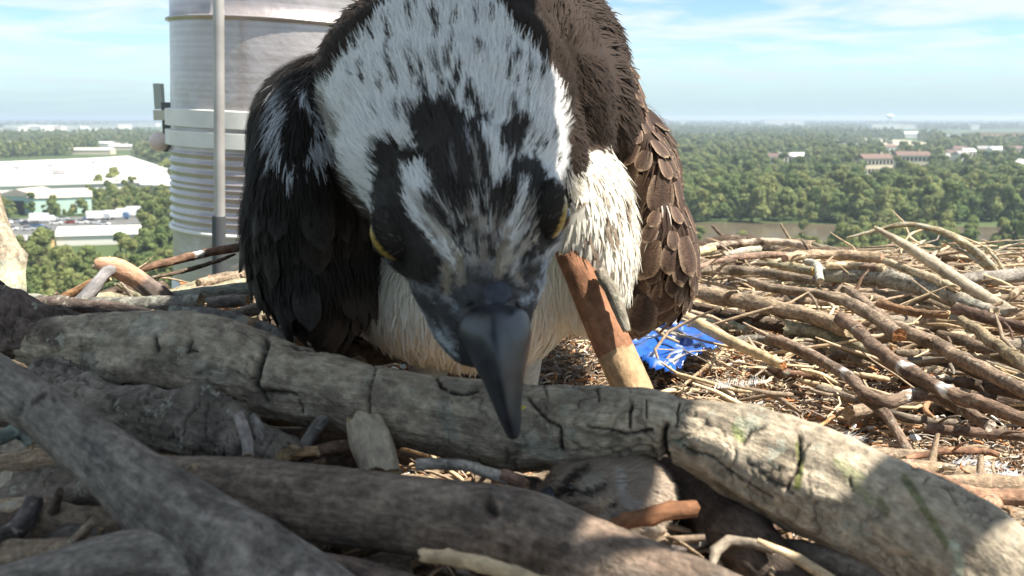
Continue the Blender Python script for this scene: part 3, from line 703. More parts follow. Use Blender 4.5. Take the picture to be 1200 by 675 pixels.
# ================================================================== NEST
def Dz(px, py, h):
    """depth at which the sight line through (px,py) is h metres below the camera"""
    return -h / P(px, py, 1.0).z
STK = []
def stick(label, pts, r, col, h=None, mat=None, name='stick', ends=TAN, paint=(), sides=10, seg=None, rough=.17, knots=3, wob=.34, ridges=.2, group=None, cat='stick', forks=(), jag=.6, specks=.0, cracks=(), patches=(), bumps=(), plates=0, pscale=38):
    """pts: (px,py) on height h, (px,py,depth) ; r radii in photo pixels"""
    seed = len(STK) + 11
    w = []
    for p in pts:
        d = p[2] if len(p) > 2 else Dz(p[0], p[1], h); w.append((p[0], p[1], d))
    if not isinstance(r, (list, tuple)): r = [r] * len(w)
    mats = mat or BARK
    def build(w, r, seed, sides, seg, ends=ends, paint=paint, knots=knots):
        c = [P(*p) for p in w]; rad = [a / F * p[2] for a, p in zip(r, w)]
        V, f, sc, ts, cc, rr = tube(c, rad, sides=sides, seg=seg, rough=rough, knots=knots, seed=seed, wob=wob, ridges=ridges, jag=jag)
        cols = np.tile(np.array(col), (len(V), 1)).astype(float)
        nz = fbm(V * 90 + seed, 4, seed)
        cols *= (.82 + .5 * (fbm(V * 40 + seed * 3, 3, seed) - .2))[:, None]
        cols = mixc(cols, (cols.mean(0) * .55), np.clip((nz - .56) * 9, 0, .8))
        for (t0, t1, c_) in paint:
            j = (nz - .5) * .12
            m = ((ts + j > t0) & (ts + j < t1)).astype(float)
            cols = mixc(cols, c_, m * .95)
        if specks: cols = mixc(cols, WHITE, np.clip((fbm(V * 130 + 5, 3, seed + 9) - (.74 - specks)) * 18, 0, .9))
        ex, ey, _ = proj(V)
        for (poly, rad_, c_, amt) in patches:
            dd = polydist(ex, ey, poly) + (nz - .5) * rad_ * 1.4
            cols = mixc(cols, c_, np.clip((rad_ - dd) / (rad_ * .4), 0, 1) * amt)
        e = ts < -.5; cols[e] = np.array(ends) * (.8 + .5 * nz[e])[:, None]
        e = ts > 1.5; cols[e] = np.array(ends) * (.8 + .5 * nz[e])[:, None]
        return V, f, sc, cols, cc, rr, ts
    V, f, sc, cols, cc, rr, ts = build(w, r, seed, sides, seg)
    if plates:
        idx = np.argmin(((V[:, None, :] - cc[None, :, :]) ** 2).sum(2), axis=1); o_ = V - cc[idx]; o_ /= np.linalg.norm(o_, axis=1)[:, None] + 1e-9
        n1 = fbm(V * pscale + 3, 4, 71); n2 = fbm(V * pscale * 1.7 + 31, 4, 72); n3 = fbm(V * 170, 4, 73)
        m = np.maximum(np.clip(1 - np.abs(n1 - .5) / .012, 0, 1), .8 * np.clip(1 - np.abs(n2 - .48) / .010, 0, 1)) * (fbm(V * 25, 2, 74) > .42)
        V = V + o_ * ((n3 - .5) * plates * 1.3 + (n2 - .5) * plates * 1.5 - m * plates)[:, None]
        cols = mixc(cols, cols.mean(0) * .3, m * .6); cols = cols * (.75 + .5 * n3)[:, None]
    for (bx_, by_, br_, bh_) in bumps:
        ex, ey, _ = proj(V); rr_ = np.hypot(ex - bx_, ey - by_); idx = np.argmin(((V[:, None, :] - cc[None, :, :]) ** 2).sum(2), axis=1)
        o_ = V - cc[idx]; o_ /= np.linalg.norm(o_, axis=1)[:, None] + 1e-9
        V = V + o_ * (bh_ * np.exp(-((rr_ - br_) / (br_ * .35)) ** 2) - bh_ * 1.2 * np.exp(-(rr_ / (br_ * .5)) ** 2))[:, None]
    if cracks:
        ex, ey, _ = proj(V)
        # inward direction: towards the nearest centre point
        idx = np.argmin(((V[:, None, :] - cc[None, :, :]) ** 2).sum(2), axis=1)
        inw = cc[idx] - V; ln = np.linalg.norm(inw, axis=1); inw /= ln[:, None] + 1e-9
        jx = (fbm(V * 160, 3, 3) - .5) * 9; jy = (fbm(V * 160 + 9, 3, 4) - .5) * 9
        for (poly, wd, dep) in cracks:
            dd = polydist(ex + jx, ey + jy, poly)
            m = np.clip(1 - dd / (wd * .75), 0, 1) ** .7
            V = V + inw * (m * dep * .6)[:, None]
            cols = mixc(cols, (.035, .03, .026), np.clip((m - .25) * 1.8, 0, 1))
    c0 = Vector(cc.mean(0)); o = mesh_obj(name, V - np.array(c0), f, mats, cols=cols, sco=sc); o.location = c0
    for k, fk in enumerate(forks):
        V2, f2, s2, c2, _, _, _ = build(fk[0], fk[1], seed + 100 + k, max(6, sides - 2), None, paint=(), knots=1)
        # join the side branch into the same mesh
        me = o.data; V = np.vstack([V, V2]); f = f + [tuple(i + len(V) - len(V2) for i in q) for q in f2]; sc = np.vstack([sc, s2]); cols = np.vstack([cols, c2])
    if forks:
        loc = o.location.copy(); bpy.data.objects.remove(o)
        o = mesh_obj(name, V - np.array(loc), f, mats, cols=cols, sco=sc); o.location = loc
    tag(o, label, cat, group); STK.append(o)
    return o

# ---------------- bed of the nest
def edge(x, y): return ((x - .3) / .8) ** 2 + ((y - .62) / .74) ** 2
def bed_z(x, y):
    e = edge(x, y)
    z = -.186 + .046 * np.clip((.50 - y) / .2, 0, 1) * np.clip(1 - (x - .05) / .6, 0, 1)
    z = z + .012 * np.clip((e - .55) / .3, 0, 1)
    z = z - .55 * np.clip((e - .93) / .8, 0, 1) ** .8
    return z
nx, ny = 260, 240
gx, gy = np.meshgrid(np.linspace(-.9, 1.5, nx), np.linspace(-.45, 1.75, ny))
fx, fy = gx.ravel(), gy.ravel(); fz = bed_z(fx, fy)
nzz = fbm(np.stack([fx * 30, fy * 30, fx * 0], 1), 5, 2)
fz = fz + (nzz - .5) * .022
ok = (edge(fx, fy) < 1.75)
V = np.stack([fx, fy, fz], 1)
idx = np.arange(nx * ny).reshape(ny, nx)
q = np.stack([idx[:-1, :-1], idx[:-1, 1:], idx[1:, 1:], idx[1:, :-1]], -1).reshape(-1, 4); q = q[ok[q].all(1)]
cb_ = np.tile([.13, .09, .06], (len(V), 1)) * (.5 + 1.1 * nzz)[:, None]
bed = mesh_obj('nest_bed', V, q, M_bark('nest_litter_ground', contrast=.7, bump=1.0), cols=cb_, sco=V * 1.0)
tag(bed, 'matted brown litter and soil filling the nest', kind='stuff')
# wooden platform carrying the nest, fixed to the pole
plat = empty('nest_platform', (.3, .62, -.62), 'round board platform under the nest, bolted to the pole', 'platform')
lathe('deck', [(.98, -.66), (1.0, -.65), (1.0, -.63), (.98, -.62)], M_simple('platform_wood', (.3, .24, .17), rough=.9, nscale=8), plat, 0, 0, -.62, n=48)
V, f, sc, ts, _, _ = tube([(-.55, .62, -.1), (-.45, .5, -.06)], [.03, .03], sides=8, seg=4, rough=0, wob=0); mesh_obj('bracket', V, f, STEEL, plat)

# ---------------- the big logs in front
crk = [
 ([(313, 398), (306, 425), (300, 452), (312, 470)], 7, .0045),
 ([(312, 458), (335, 460), (348, 462)], 4, .003), ([(352, 468), (356, 485)], 3, .0025),
 ([(440, 420), (436, 445), (434, 470), (432, 500)], 3, .002), ([(330, 404), (362, 410), (400, 414)], 2.5, .0015),
 ([(448, 420), (470, 424), (500, 430), (512, 440), (516, 452), (540, 460), (560, 455)], 5, .004),
 ([(622, 468), (632, 480), (640, 492), (655, 500), (658, 530)], 4, .0035), ([(640, 450), (640, 478)], 2, .0015),
 ([(740, 470), (738, 500)], 4, .004), ([(757, 470), (757, 492)], 2.5, .002), ([(700, 455), (702, 470)], 2, .0012), ([(690, 500), (730, 508), (762, 505)], 4, .003),
 ([(796, 472), (792, 500)], 2.5, .002), ([(780, 500), (776, 530), (785, 555)], 8, .005), ([(770, 545), (790, 556)], 7, .005),
 ([(800, 522), (830, 535), (870, 562), (905, 585)], 3, .0018), ([(935, 508), (938, 535), (930, 560), (922, 575)], 4.5, .003), ([(950, 520), (935, 540)], 3, .002),
 ([(225, 400), (222, 415), (232, 412)], 4, .002), ([(80, 455), (110, 462), (150, 455), (200, 462)], 6, .004), ([(245, 452), (258, 468), (272, 470)], 5, .003),
 ([(180, 395), (185, 410)], 5, .002), ([(870, 520), (880, 505), (895, 500)], 4, .002), ([(875, 540), (900, 560), (930, 580)], 3, .0015), ([(995, 560), (1000, 575)], 2.5, .0015)]
pat = [([(935, 520), (938, 545), (934, 570)], 5, (.15, .18, .02), .8), ([(862, 500), (868, 512)], 6, (.28, .34, .12), .7), ([(868, 495), (880, 500)], 9, (.40, .44, .33), .6),
       ([(792, 515), (802, 522)], 6, (.36, .42, .32), .7), ([(1060, 560), (1085, 600), (1110, 640)], 5, (.10, .12, .03), .7), ([(1118, 640), (1125, 660), (1120, 680)], 8, (.5, .55, .4), .7),
       ([(1030, 585), (1040, 600)], 5, (.12, .14, .03), .5), ([(160, 385), (175, 380)], 16, (.33, .33, .28), .5), ([(100, 420), (110, 440)], 14, (.33, .33, .28), .45), ([(230, 430), (260, 440)], 14, (.3, .3, .25), .4),
       ([(610, 520), (650, 530)], 12, (.25, .27, .22), .5), ([(520, 480), (530, 510)], 12, (.27, .29, .25), .45), ([(1010, 560), (980, 540), (1020, 590)], 6, (.3, .36, .14), .4),
       ([(905, 525), (915, 560)], 16, (.17, .13, .09), .5), ([(790, 465), (880, 478), (960, 520)], 9, (.17, .145, .11), .5), ([(20, 370), (60, 390)], 18, (.11, .08, .07), .8)]
main = stick('long thick cracked grey log across the foreground, lit at its right end', [(45, 398, .405), (90, 404, .40), (150, 408, .392), (230, 419, .382), (320, 441, .37), (420, 466, .355), (520, 487, .343), (600, 501, .336), (690, 500, .328), (758, 496, .324), (800, 505, .32), (870, 530, .31), (950, 563, .298), (1030, 597, .285), (1110, 640, .27), (1190, 690, .255), (1270, 740, .24)],
      [30, 38, 44, 50, 47, 43, 46, 50, 48, 40, 40, 54, 64, 64, 66, 62, 60], (.41, .345, .255), mat=BARK_BIG, name='log', cat='log', sides=120, seg=620, plates=.0010, rough=.10, knots=5, wob=.05, ridges=.06, cracks=crk, patches=pat, specks=0)
stick('smooth dark round log with a knot along the bottom of the photo', [(120, 562, .30), (200, 577, .288), (300, 584, .28), (450, 600, .272), (600, 622, .263), (700, 661, .255), (790, 698, .245), (900, 745, .235)], [34, 42, 44, 45, 49, 50, 50, 50], (.20, .155, .12), mat=BARK_SMOOTH, name='log', cat='log', sides=80, seg=260, plates=.0004, pscale=60, rough=.035, knots=0, wob=.05, ridges=.03,
      patches=[([(574, 590), (578, 602)], 11, (.05, .035, .03), .9), ([(555, 590), (565, 615), (590, 615), (598, 592), (575, 575)], 4, (.10, .085, .075), .6), ([(700, 620), (760, 650), (820, 670)], 20, (.26, .18, .13), .5)],
      cracks=[([(570, 592), (580, 600)], 7, .0025)], bumps=[(576, 599, 19, .0011)])
stick('smooth grey forked log in the bottom left corner', [(-60, 408, .285), (0, 449, .278), (60, 489, .27), (125, 539, .262), (205, 603, .253), (295, 664, .245), (400, 732, .235)], [27, 29, 33, 38, 48, 55, 54], (.24, .21, .18), mat=BARK_SMOOTH, name='forked_log', cat='log', sides=80, seg=220, plates=.0004, pscale=60, rough=.03, knots=1, wob=.05, ridges=.03,
      forks=[([(275, 655, .247), (205, 648, .247), (130, 655, .243), (50, 677, .237), (-50, 705, .228)], [48, 38, 30, 27, 25])], patches=[([(52, 462), (38, 472)], 3.5, (.05, .04, .04), .9), ([(62, 466), (64, 470)], 2.5, (.05, .04, .04), .9), ([(100, 518), (115, 530)], 9, (.1, .09, .09), .6)])
stick('rough barked dark log lying under the big cracked log on the left', [(60, 440, .37), (110, 478, .35), (180, 495, .335), (250, 515, .325), (330, 545, .32)], [30, 34, 34, 34, 30], (.20, .17, .14), mat=BARK_BIG, name='log', cat='log', sides=64, seg=200, plates=.0018, pscale=70, rough=.16, knots=3, ridges=.25)
stick('dark flaking log end at the left edge above the forked log', [(-60, 355, .43), (0, 378, .415), (50, 392, .405), (95, 400, .40)], [36, 38, 34, 26], (.16, .12, .10), mat=BARK_BIG, name='log', cat='log', sides=64, seg=160, plates=.002, pscale=60, rough=.2, knots=2, ridges=.4)
stick('split dark log stub between the arms of the forked log', [(-20, 590, .31), (40, 585, .305), (100, 582, .30), (160, 590, .30)], [34, 34, 34, 28], (.2, .165, .13), mat=BARK_BIG, name='log', cat='log', sides=64, seg=150, plates=.002, pscale=60, rough=.2, ridges=.4, paint=[(0, .2, (.42, .37, .28))])
stick('short grey chip of wood above the lower fork arm', [(48, 640, .275), (80, 628, .275), (118, 626, .275)], [9, 13, 9], (.20, .17, .14), sides=14, rough=.3)
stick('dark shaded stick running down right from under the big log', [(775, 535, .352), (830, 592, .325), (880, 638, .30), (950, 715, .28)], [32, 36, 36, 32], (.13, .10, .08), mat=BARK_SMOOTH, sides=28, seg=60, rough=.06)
stick('rust red peeled stick leaning against the breast of the bird', [(668, 296, .415), (684, 330, .413), (706, 378, .408), (728, 425, .403), (750, 478, .398)], [17, 19, 22, 23, 24], (.30, .145, .08), mat=BARK_PLAIN, name='peeled_stick', sides=28, seg=80, rough=.05, knots=0, wob=.06, ridges=.04, ends=(.6, .35, .2),
      paint=[(.66, 1.2, (.50, .34, .19))], patches=[([(722, 330), (732, 352), (740, 372), (745, 392)], 7, (.30, .27, .22), .95)])
stick('strip of grey bark curling off the rust red stick', [(702, 318, .405), (716, 338, .398), (726, 362, .395), (735, 388, .392)], [7, 8, 8, 5], (.27, .24, .19), name='bark_strip', cat='bark strip', sides=12, rough=.15)
stick('orange brown stick between the nestling and the dark shaded stick', [(716, 617, .288), (765, 603, .288), (814, 596, .292)], [8, 10, 10], (.34, .16, .08), mat=BARK_PLAIN, sides=14, rough=.06)
stick('pale fibrous stub of wood between the two foreground logs', [(428, 494, .335), (436, 520, .33), (446, 556, .325)], [21, 24, 22], (.46, .39, .29), mat=BARK_PLAIN, name='stub', cat='stub', sides=24, seg=40, rough=.07, knots=0, wob=.05)
stick('thin pale stick under the bottom log lit at its tip', [(495, 650, .245), (560, 661, .238), (660, 690, .23)], [8, 9, 9], TAN, mat=BARK_PLAIN, sides=12)
stick('dark knobbly branch end below the lit part of the big log', [(960, 622, .30), (990, 622, .29), (1015, 640, .285), (1060, 690, .28)], [9, 16, 13, 15], (.12, .09, .07), sides=16, rough=.35, knots=3)
stick('grey stick at the bottom right under the big log', [(860, 640, .31), (960, 655, .29), (1080, 700, .27)], [12, 15, 15], (.20, .17, .14), sides=14)
stick('stub of split tan wood poking from under the cracked log end', [(690, 518, .345), (730, 517, .34), (776, 524, .335)], [17, 16, 15], (.33, .26, .18), mat=BARK_PLAIN, sides=18, ends=(.5, .32, .24), rough=.12)

# ---------------- left rim branches
stick('upright lichen spotted branch stump at the left photo edge', [(12, 362, .56), (10, 330, .57), (6, 300, .58), (-6, 265, .60), (-14, 225, .61)], [19, 19, 18, 17, 12], (.34, .28, .20), mat=BARK_LICHEN, name='branch', cat='branch', sides=20, rough=.12, knots=2, paint=[(.12, .24, (.68, .66, .42)), (-.1, .12, (.3, .29, .28))])
stick('snapped grey branch with splintered peeled top on the left rim', [(92, 356, .53), (108, 340, .53), (122, 322, .535), (134, 312, .54)], [9, 8, 7, 10], (.36, .34, .34), mat=BARK_PLAIN, name='branch', cat='branch', sides=12)
stick('peeled reddish broken branch arching over the left rim', [(112, 308, .535), (135, 314, .54), (160, 326, .545), (182, 342, .55), (204, 358, .555)], [6, 11, 11, 11, 9], (.20, .16, .14), mat=BARK_PLAIN, name='branch', cat='branch', sides=16, paint=[(-.1, .50, (.58, .34, .22)), (.5, .56, (.66, .62, .56))], ends=PALE)
for i, (a, b) in enumerate((((133, 316), (112, 305)), ((134, 314), (118, 302)), ((138, 312), (128, 300)), ((134, 318), (108, 310)))):
    stick(('shortest', 'longest', 'upright', 'lowest')[i] + ' splinter on the snapped peeled branch at left', [(*a, .54), (*b, .54)], [4, .6], (.66, .48, .30), mat=BARK_PLAIN, name='splinter', cat='splinter', sides=6, seg=5, knots=0)
stick('thin orange brown stick crossing behind the snapped branch', [(45, 364, .56), (75, 348, .56), (100, 336, .56), (128, 324, .56)], [5, 6, 6, 5], (.36, .20, .10), sides=10)
stick('brown twig with a white spot running right to the pole', [(158, 318, .60), (200, 306, .62), (240, 297, .64), (296, 286, .66)], [4, 5, 5, 5], (.20, .12, .08), sides=10, paint=[(.52, .57, WHITE)])
stick('thinner dark twig below the brown one in front of the pole', [(165, 328, .60), (215, 318, .62), (255, 306, .64), (275, 298, .66)], [2, 2.6, 2.4, 1.5], (.15, .11, .08), sides=8)
stick('thin pale splinter twig rising by the snapped branch', [(150, 322, .57), (172, 308, .57), (180, 300, .57)], [1.5, 1.2, .6], PALE, sides=6)
stick('smooth grey green stick at the foot of the pole', [(200, 352, .56), (245, 344, .57), (300, 338, .58)], [9, 9, 8], (.23, .24, .20), sides=14)
stick('grey lichen stick lying over the top of the cracked log', [(20, 352, .49), (90, 358, .48), (160, 360, .47), (235, 352, .46)], [8, 10, 11, 9], (.22, .21, .18), mat=BARK_LICHEN, sides=14)
stick('dark flaking strip of bark across the left rim', [(0, 362, .47), (60, 356, .47), (120, 362, .46), (180, 368, .455)], [8, 9, 8, 6], (.13, .10, .085), sides=12, rough=.3)
stick('grey branch stub under the dark wing of the bird', [(200, 368, .44), (250, 372, .44), (310, 390, .44), (350, 402, .43)], [10, 11, 12, 9], (.21, .20, .18), sides=16, mat=BARK_LICHEN, paint=[(.5, .62, (.35, .2, .1))])
for i, (pts, r, c, lb) in enumerate([
  ([(242, 356, .52), (290, 352, .52)], 7, (.2, .18, .16), 'short grey stub beside the dark wing, topmost in the left heap'),
  ([(262, 372, .48), (302, 362, .49)], 7, (.26, .22, .17), 'short brown stub with orange cut end in the left heap'),
  ([(225, 384, .45), (270, 392, .44), (300, 402, .43)], 9, (.17, .16, .15), 'dark stub against the cracked log under the wing'),
  ([(252, 520, .318), (262, 492, .322)], 9, (.25, .22, .2), 'stub with a white dropping under the cracked log at left'),
  ([(292, 536, .312), (288, 512, .315), (279, 488, .322)], 7, (.34, .30, .27), 'ringed pale twig end between the two logs at left'),
  ([(310, 532, .318), (304, 510, .32), (296, 490, .325)], 7, (.27, .24, .22), 'grey twig end beside the ringed pale twig'),
  ([(305, 530, .322), (335, 530, .322), (372, 528, .322)], 6, (.5, .32, .18), 'orange cut twig lying between the two logs'),
  ([(350, 532, .33), (362, 512, .335), (378, 492, .345)], 8, (.24, .22, .20), 'grey slanting stick between the two logs'),
  ([(372, 528, .34), (415, 522, .345), (470, 518, .35)], 7, (.30, .2, .14), 'brown stick lit along its top between the two logs'),
  ([(470, 516, .37), (510, 528, .36), (560, 540, .355)], 6, (.24, .15, .11), 'thin red brown stick under the middle of the cracked log'),
  ([(488, 545, .33), (540, 545, .33), (600, 562, .32)], 7, (.55, .5, .42), 'whitish peeled stick just above the bottom log'),
  ([(590, 556, .32), (618, 568, .315)], 6, (.45, .28, .2), 'small pinkish stub above the knot of the bottom log'),
  ([(-10, 520, .30), (20, 505, .31), (40, 520, .31)], 8, (.23, .27, .24), 'greenish grey stub at the left photo edge'),
  ([(-20, 640, .26), (20, 620, .27), (40, 590, .28)], 12, (.14, .12, .11), 'dark stub at the left edge above the lower fork arm'),
  ([(330, 655, .26), (420, 670, .255), (520, 700, .25)], 16, (.15, .11, .09), 'rough dark stick beside the forked log at the bottom'),
  ([(600, 560, .345), (640, 575, .34), (650, 600, .335)], 8, (.22, .19, .16), 'grey stub left of the nestling'),
  ([(800, 620, .33), (850, 640, .32), (900, 690, .31)], 10, (.2, .17, .15), 'grey stick behind the dark shaded stick'),
  ([(740, 655, .30), (800, 640, .30), (850, 625, .31)], 9, (.22, .19, .17), 'grey stick above the lit part of the bottom log'),
  ([(900, 618, .33), (940, 618, .33)], 6, (.22, .15, .11), 'round brown twig with a whitish tip under the big log'),
  ([(1130, 610, .33), (1180, 640, .32), (1230, 660, .31)], 18, (.24, .19, .16), 'thick grey brown stub in the lower right corner')]):
    stick(lb, pts, r, c, sides=14, rough=.16, ends=(.5, .36, .22), specks=.04 if i in (3, 4, 10) else 0)

# ---------------- right rim
RF = random.Random(41)
def rs_(lb, pts, r, c, h, **k):
    r = [q * .84 for q in (r if isinstance(r, (list, tuple)) else [r] * len(pts))]
    L = math.hypot(pts[-1][0] - pts[0][0], pts[-1][1] - pts[0][1])
    if 'name' not in k and 'forks' not in k and L > 70:
        fk = []
        for _ in range(RF.choice((1, 1, 2))):
            i = RF.randrange(1, len(pts)) - 1; t = RF.uniform(.2, .8); x = pts[i][0] * (1 - t) + pts[i + 1][0] * t; y = pts[i][1] * (1 - t) + pts[i + 1][1] * t
            a = math.atan2(pts[-1][1] - pts[0][1], pts[-1][0] - pts[0][0]) + RF.choice((-1, 1)) * RF.uniform(.4, .9); l = RF.uniform(9, 32); q = r[i] * RF.uniform(.28, .45)
            fk.append(([(x, y, Dz(x, y, h - .001)), (x + math.cos(a) * l * .5, y + math.sin(a) * l * .5, Dz(x, y, h - .003)), (x + math.cos(a + .2) * l, y + math.sin(a + .2) * l, Dz(x, y, h - .004))], [q, q * .8, q * .5]))
        k['forks'] = fk
    return stick(lb, pts, r, c, h=h, **k)
rs_('thick brown stick with a pale peeled end beside the folded wing', [(770, 332), (794, 337), (830, 345), (887, 356), (950, 370), (998, 386)], [9, 9, 10, 11, 11, 12], GBROWN, .150, paint=[(-.1, .22, (.66, .54, .36))], ends=PALE, sides=16, knots=4)
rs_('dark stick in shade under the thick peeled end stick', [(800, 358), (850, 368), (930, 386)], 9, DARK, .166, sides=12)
rs_('bright peeled stick slanting over the blue plastic', [(765, 353), (801, 370), (851, 397), (890, 415), (918, 428)], [7, 8, 8, 7, 6], (.72, .56, .33), .150, mat=BARK_PLAIN, name='peeled_stick', ends=ORANGE, sides=16, rough=.07, wob=.1)
rs_('brown stick with an orange snapped end in the middle of the right rim', [(880, 330), (905, 338), (958, 345), (993, 354), (1025, 372), (1054, 393)], [6, 7, 7, 8, 9, 10], BROWN, .143, ends=ORANGE, sides=14, knots=3)
rs_('long dark brown stick with white droppings sloping to the right edge', [(985, 372), (1010, 392), (1029, 409), (1064, 434), (1118, 463), (1160, 478), (1230, 502)], [9, 9, 10, 11, 10, 10, 10], (.22, .15, .105), .143, sides=14, paint=[(.55, .575, WHITE), (.745, .77, WHITE)], knots=4)
rs_('long grey brown stick from the heap centre to the right edge', [(995, 340), (1020, 362), (1050, 384), (1100, 406), (1153, 434), (1220, 470)], [7, 8, 9, 10, 10, 10], (.28, .205, .145), .146, sides=14, knots=3)
rs_('forked dark stick rising from the litter in mid right', [(900, 396), (920, 402), (951, 416), (993, 441), (1015, 462), (1040, 470), (1072, 463), (1100, 466), (1130, 480), (1160, 498)], [6, 8, 8, 8, 9, 9, 9, 9, 9, 8], (.25, .18, .13), .152, sides=14, knots=4, paint=[(.42, .45, WHITE), (.72, .735, WHITE)], ends=(.6, .5, .4),
    forks=[([(1012, 465, Dz(1012, 465, .155)), (1036, 484, Dz(1036, 484, .158)), (1052, 508, Dz(1052, 508, .163)), (1066, 534, Dz(1066, 534, .17))], [6, 6, 6, 7])])
rs_('mossy broken stick under the forked dark one', [(920, 386), (965, 393), (1008, 409), (1054, 431), (1075, 440)], [9, 10, 12, 11, 6], GGREEN, .163, sides=16, rough=.22, knots=5)
stick('smooth bleached pole like stick sticking up over the right rim', [(1026, 267, .93), (1064, 289, .93), (1100, 313, .92), (1136, 337, .90), (1192, 369, .87)], [2.5, 5.5, 7.5, 7.5, 6], (.42, .36, .27), mat=BARK_PLAIN, sides=14, rough=.05, wob=.06, knots=1)
rs_('thick lichen covered log on the far right rim', [(940, 322), (972, 322), (1029, 325), (1086, 338), (1121, 352), (1165, 366)], [9, 10, 11, 12, 11, 8], (.27, .24, .19), .150, mat=BARK_LICHEN, name='log', cat='log', sides=18, rough=.2, knots=5)
rs_('blunt sawn looking stick topmost on the far right rim', [(920, 303), (945, 299), (980, 298), (1034, 302)], [6, 7, 7, 7.5], (.44, .32, .21), .137, ends=(.5, .3, .2), sides=14, knots=3, jag=.1)
rs_('short pale peeled stick just under the blunt topmost one', [(968, 311), (1000, 311), (1036, 314)], [4.5, 5, 5.5], (.64, .50, .32), .140, paint=[(.62, .9, (.2, .13, .1))], ends=PALE, sides=12)
rs_('tan stick behind the bleached pole on the far rim', [(1036, 306), (1086, 324), (1122, 339)], [5, 6, 5], (.50, .40, .26), .140, sides=12)
stick('thin arching branch rising highest over the right rim', [(992, 279, 1.02), (1022, 271, 1.02), (1061, 263, 1.01), (1100, 271, 1.0), (1136, 289, 1.0), (1160, 311, 1.0), (1169, 329, 1.0), (1173, 347, 1.0)], [1.2, 2, 3, 4, 5, 5, 5, 6], (.40, .33, .21), name='branch', cat='branch', sides=12, seg=60, rough=.2, knots=6, mat=BARK_LICHEN,
    forks=[([(1101, 281, 1.0), (1132, 297, 1.0), (1156, 314, 1.0)], [1, 2, 2.4]), ([(1154, 289, 1.0), (1166, 302, 1.0), (1177, 318, 1.0)], [2, 2, 2.5]), ([(1173, 340, 1.0), (1185, 352, 1.0), (1215, 358, 1.0)], [5, 6, 6])])
rs_('grey log far behind the arching branch at the right edge', [(1122, 330), (1150, 326), (1230, 320)], [7, 9, 10], (.30, .27, .23), .152, sides=14, name='log', cat='log')
rs_('ring shaped broken stub at the right photo edge', [(1186, 346), (1196, 338), (1210, 340)], [5, 5, 5], (.5, .36, .25), .142, sides=12)
rs_('long dull stick on the far rim nearest the wing', [(786, 320), (830, 317), (869, 317), (922, 324), (962, 331)], [6, 7, 7, 7, 6], (.27, .21, .15), .148, sides=14, knots=3)
rs_('notched stick outermost on the far rim', [(812, 297), (830, 290), (850, 286), (890, 284), (925, 285), (948, 290)], [3, 4.5, 4.5, 5, 5, 4], (.42, .33, .25), .139, sides=12, rough=.3, paint=[(.2, .24, DARK), (.36, .40, DARK), (.5, .54, DARK), (.64, .68, DARK)])
rs_('pale yellow split wedge of wood beside the wing', [(800, 303), (812, 298), (836, 292)], [3, 6, 5], (.78, .66, .36), .140, mat=BARK_PLAIN, name='wood_wedge', cat='wood wedge', sides=8)
rs_('reddish thin stick on the far rim beneath the notched one', [(812, 316), (840, 306), (869, 301), (915, 299), (940, 301)], [3, 4, 4.5, 4.5, 4], (.33, .22, .16), .143, sides=12)
rs_('pale patched stick behind the reddish thin one', [(848, 299), (870, 295), (890, 292)], [4, 5, 5], (.50, .46, .36), .140, mat=BARK_LICHEN, sides=12)
rs_('mossy stub with yellow end on the far rim', [(900, 309), (925, 312), (955, 318)], [5, 6, 6], (.38, .32, .2), .144, ends=(.7, .5, .15), sides=12)
rs_('whitish lichen knob on the far rim by the mossy stub', [(944, 306), (957, 312), (962, 330)], [4, 6, 5], (.5, .5, .42), .142, mat=BARK_LICHEN, sides=12, name='stub', cat='stub')
rs_('tan mossy stick with a bright nick on the right rim', [(1126, 375), (1157, 396), (1190, 420), (1230, 450)], [7, 8, 9, 9], (.33, .26, .16), .138, sides=14, ends=PALE)
stick('thin grey twig standing against the mossy stick at right', [(1165, 370, .83), (1180, 396, .80), (1196, 424, .78)], [1.4, 1.6, 1.4], (.42, .37, .33), sides=8)
stick('little upright brown twig in the middle of the rim', [(994, 352, .93), (1004, 340, .93), (1010, 326, .93), (1018, 316, .93)], [4, 2.4, 1.6, .8], (.30, .19, .12), name='twig', cat='twig', sides=8)
stick('small dark twig tip rising left on the far rim', [(954, 302, 1.02), (947, 292, 1.02), (939, 280, 1.02)], [2.5, 2, 1], (.2, .14, .11), name='twig', cat='twig', sides=8)
rs_('brown stick with a bright yellow end on the right rim', [(1030, 355), (1070, 366), (1112, 369)], [6, 6, 5], (.30, .18, .10), .145, ends=(.85, .62, .25), sides=12)
rs_('stick with reddish flaking bark at the edge of the litter', [(880, 433), (920, 438), (975, 446)], [7, 8, 7], (.30, .18, .12), .172, sides=14, rough=.25)
rs_('grey stick low between the two long brown ones at right', [(1048, 424), (1100, 424), (1150, 438), (1230, 478)], [6, 7, 8, 8], (.22, .19, .15), .160, sides=12)
rs_('tan red stick emerging from the end of the big log', [(998, 535), (1028, 543), (1054, 550), (1093, 562), (1137, 579), (1161, 583), (1230, 584)], [6, 8, 9, 10, 11, 11, 13], (.42, .25, .16), .140, sides=18, rough=.08, knots=3, forks=[([(1166, 584, Dz(1166, 584, .142)), (1150, 604, Dz(1150, 604, .142)), (1128, 632, Dz(1128, 632, .142))], [12, 12, 13])])
rs_('thin reddish stick above the tan red one at right', [(1060, 538), (1107, 529), (1152, 529), (1170, 533)], [4.5, 5.5, 5, 4], (.38, .21, .13), .160, sides=12)
rs_('brown stick half buried in litter at the lower right', [(1082, 502), (1130, 506), (1200, 512), (1240, 516)], [7, 7, 7, 7], (.22, .15, .11), .162, sides=12)
rs_('curled piece of orange bark in the litter at right', [(1095, 490), (1084, 480), (1092, 468), (1108, 466)], [2.5, 4, 4, 2.5], (.42, .24, .13), .165, sides=8, name='bark_curl', cat='bark curl')
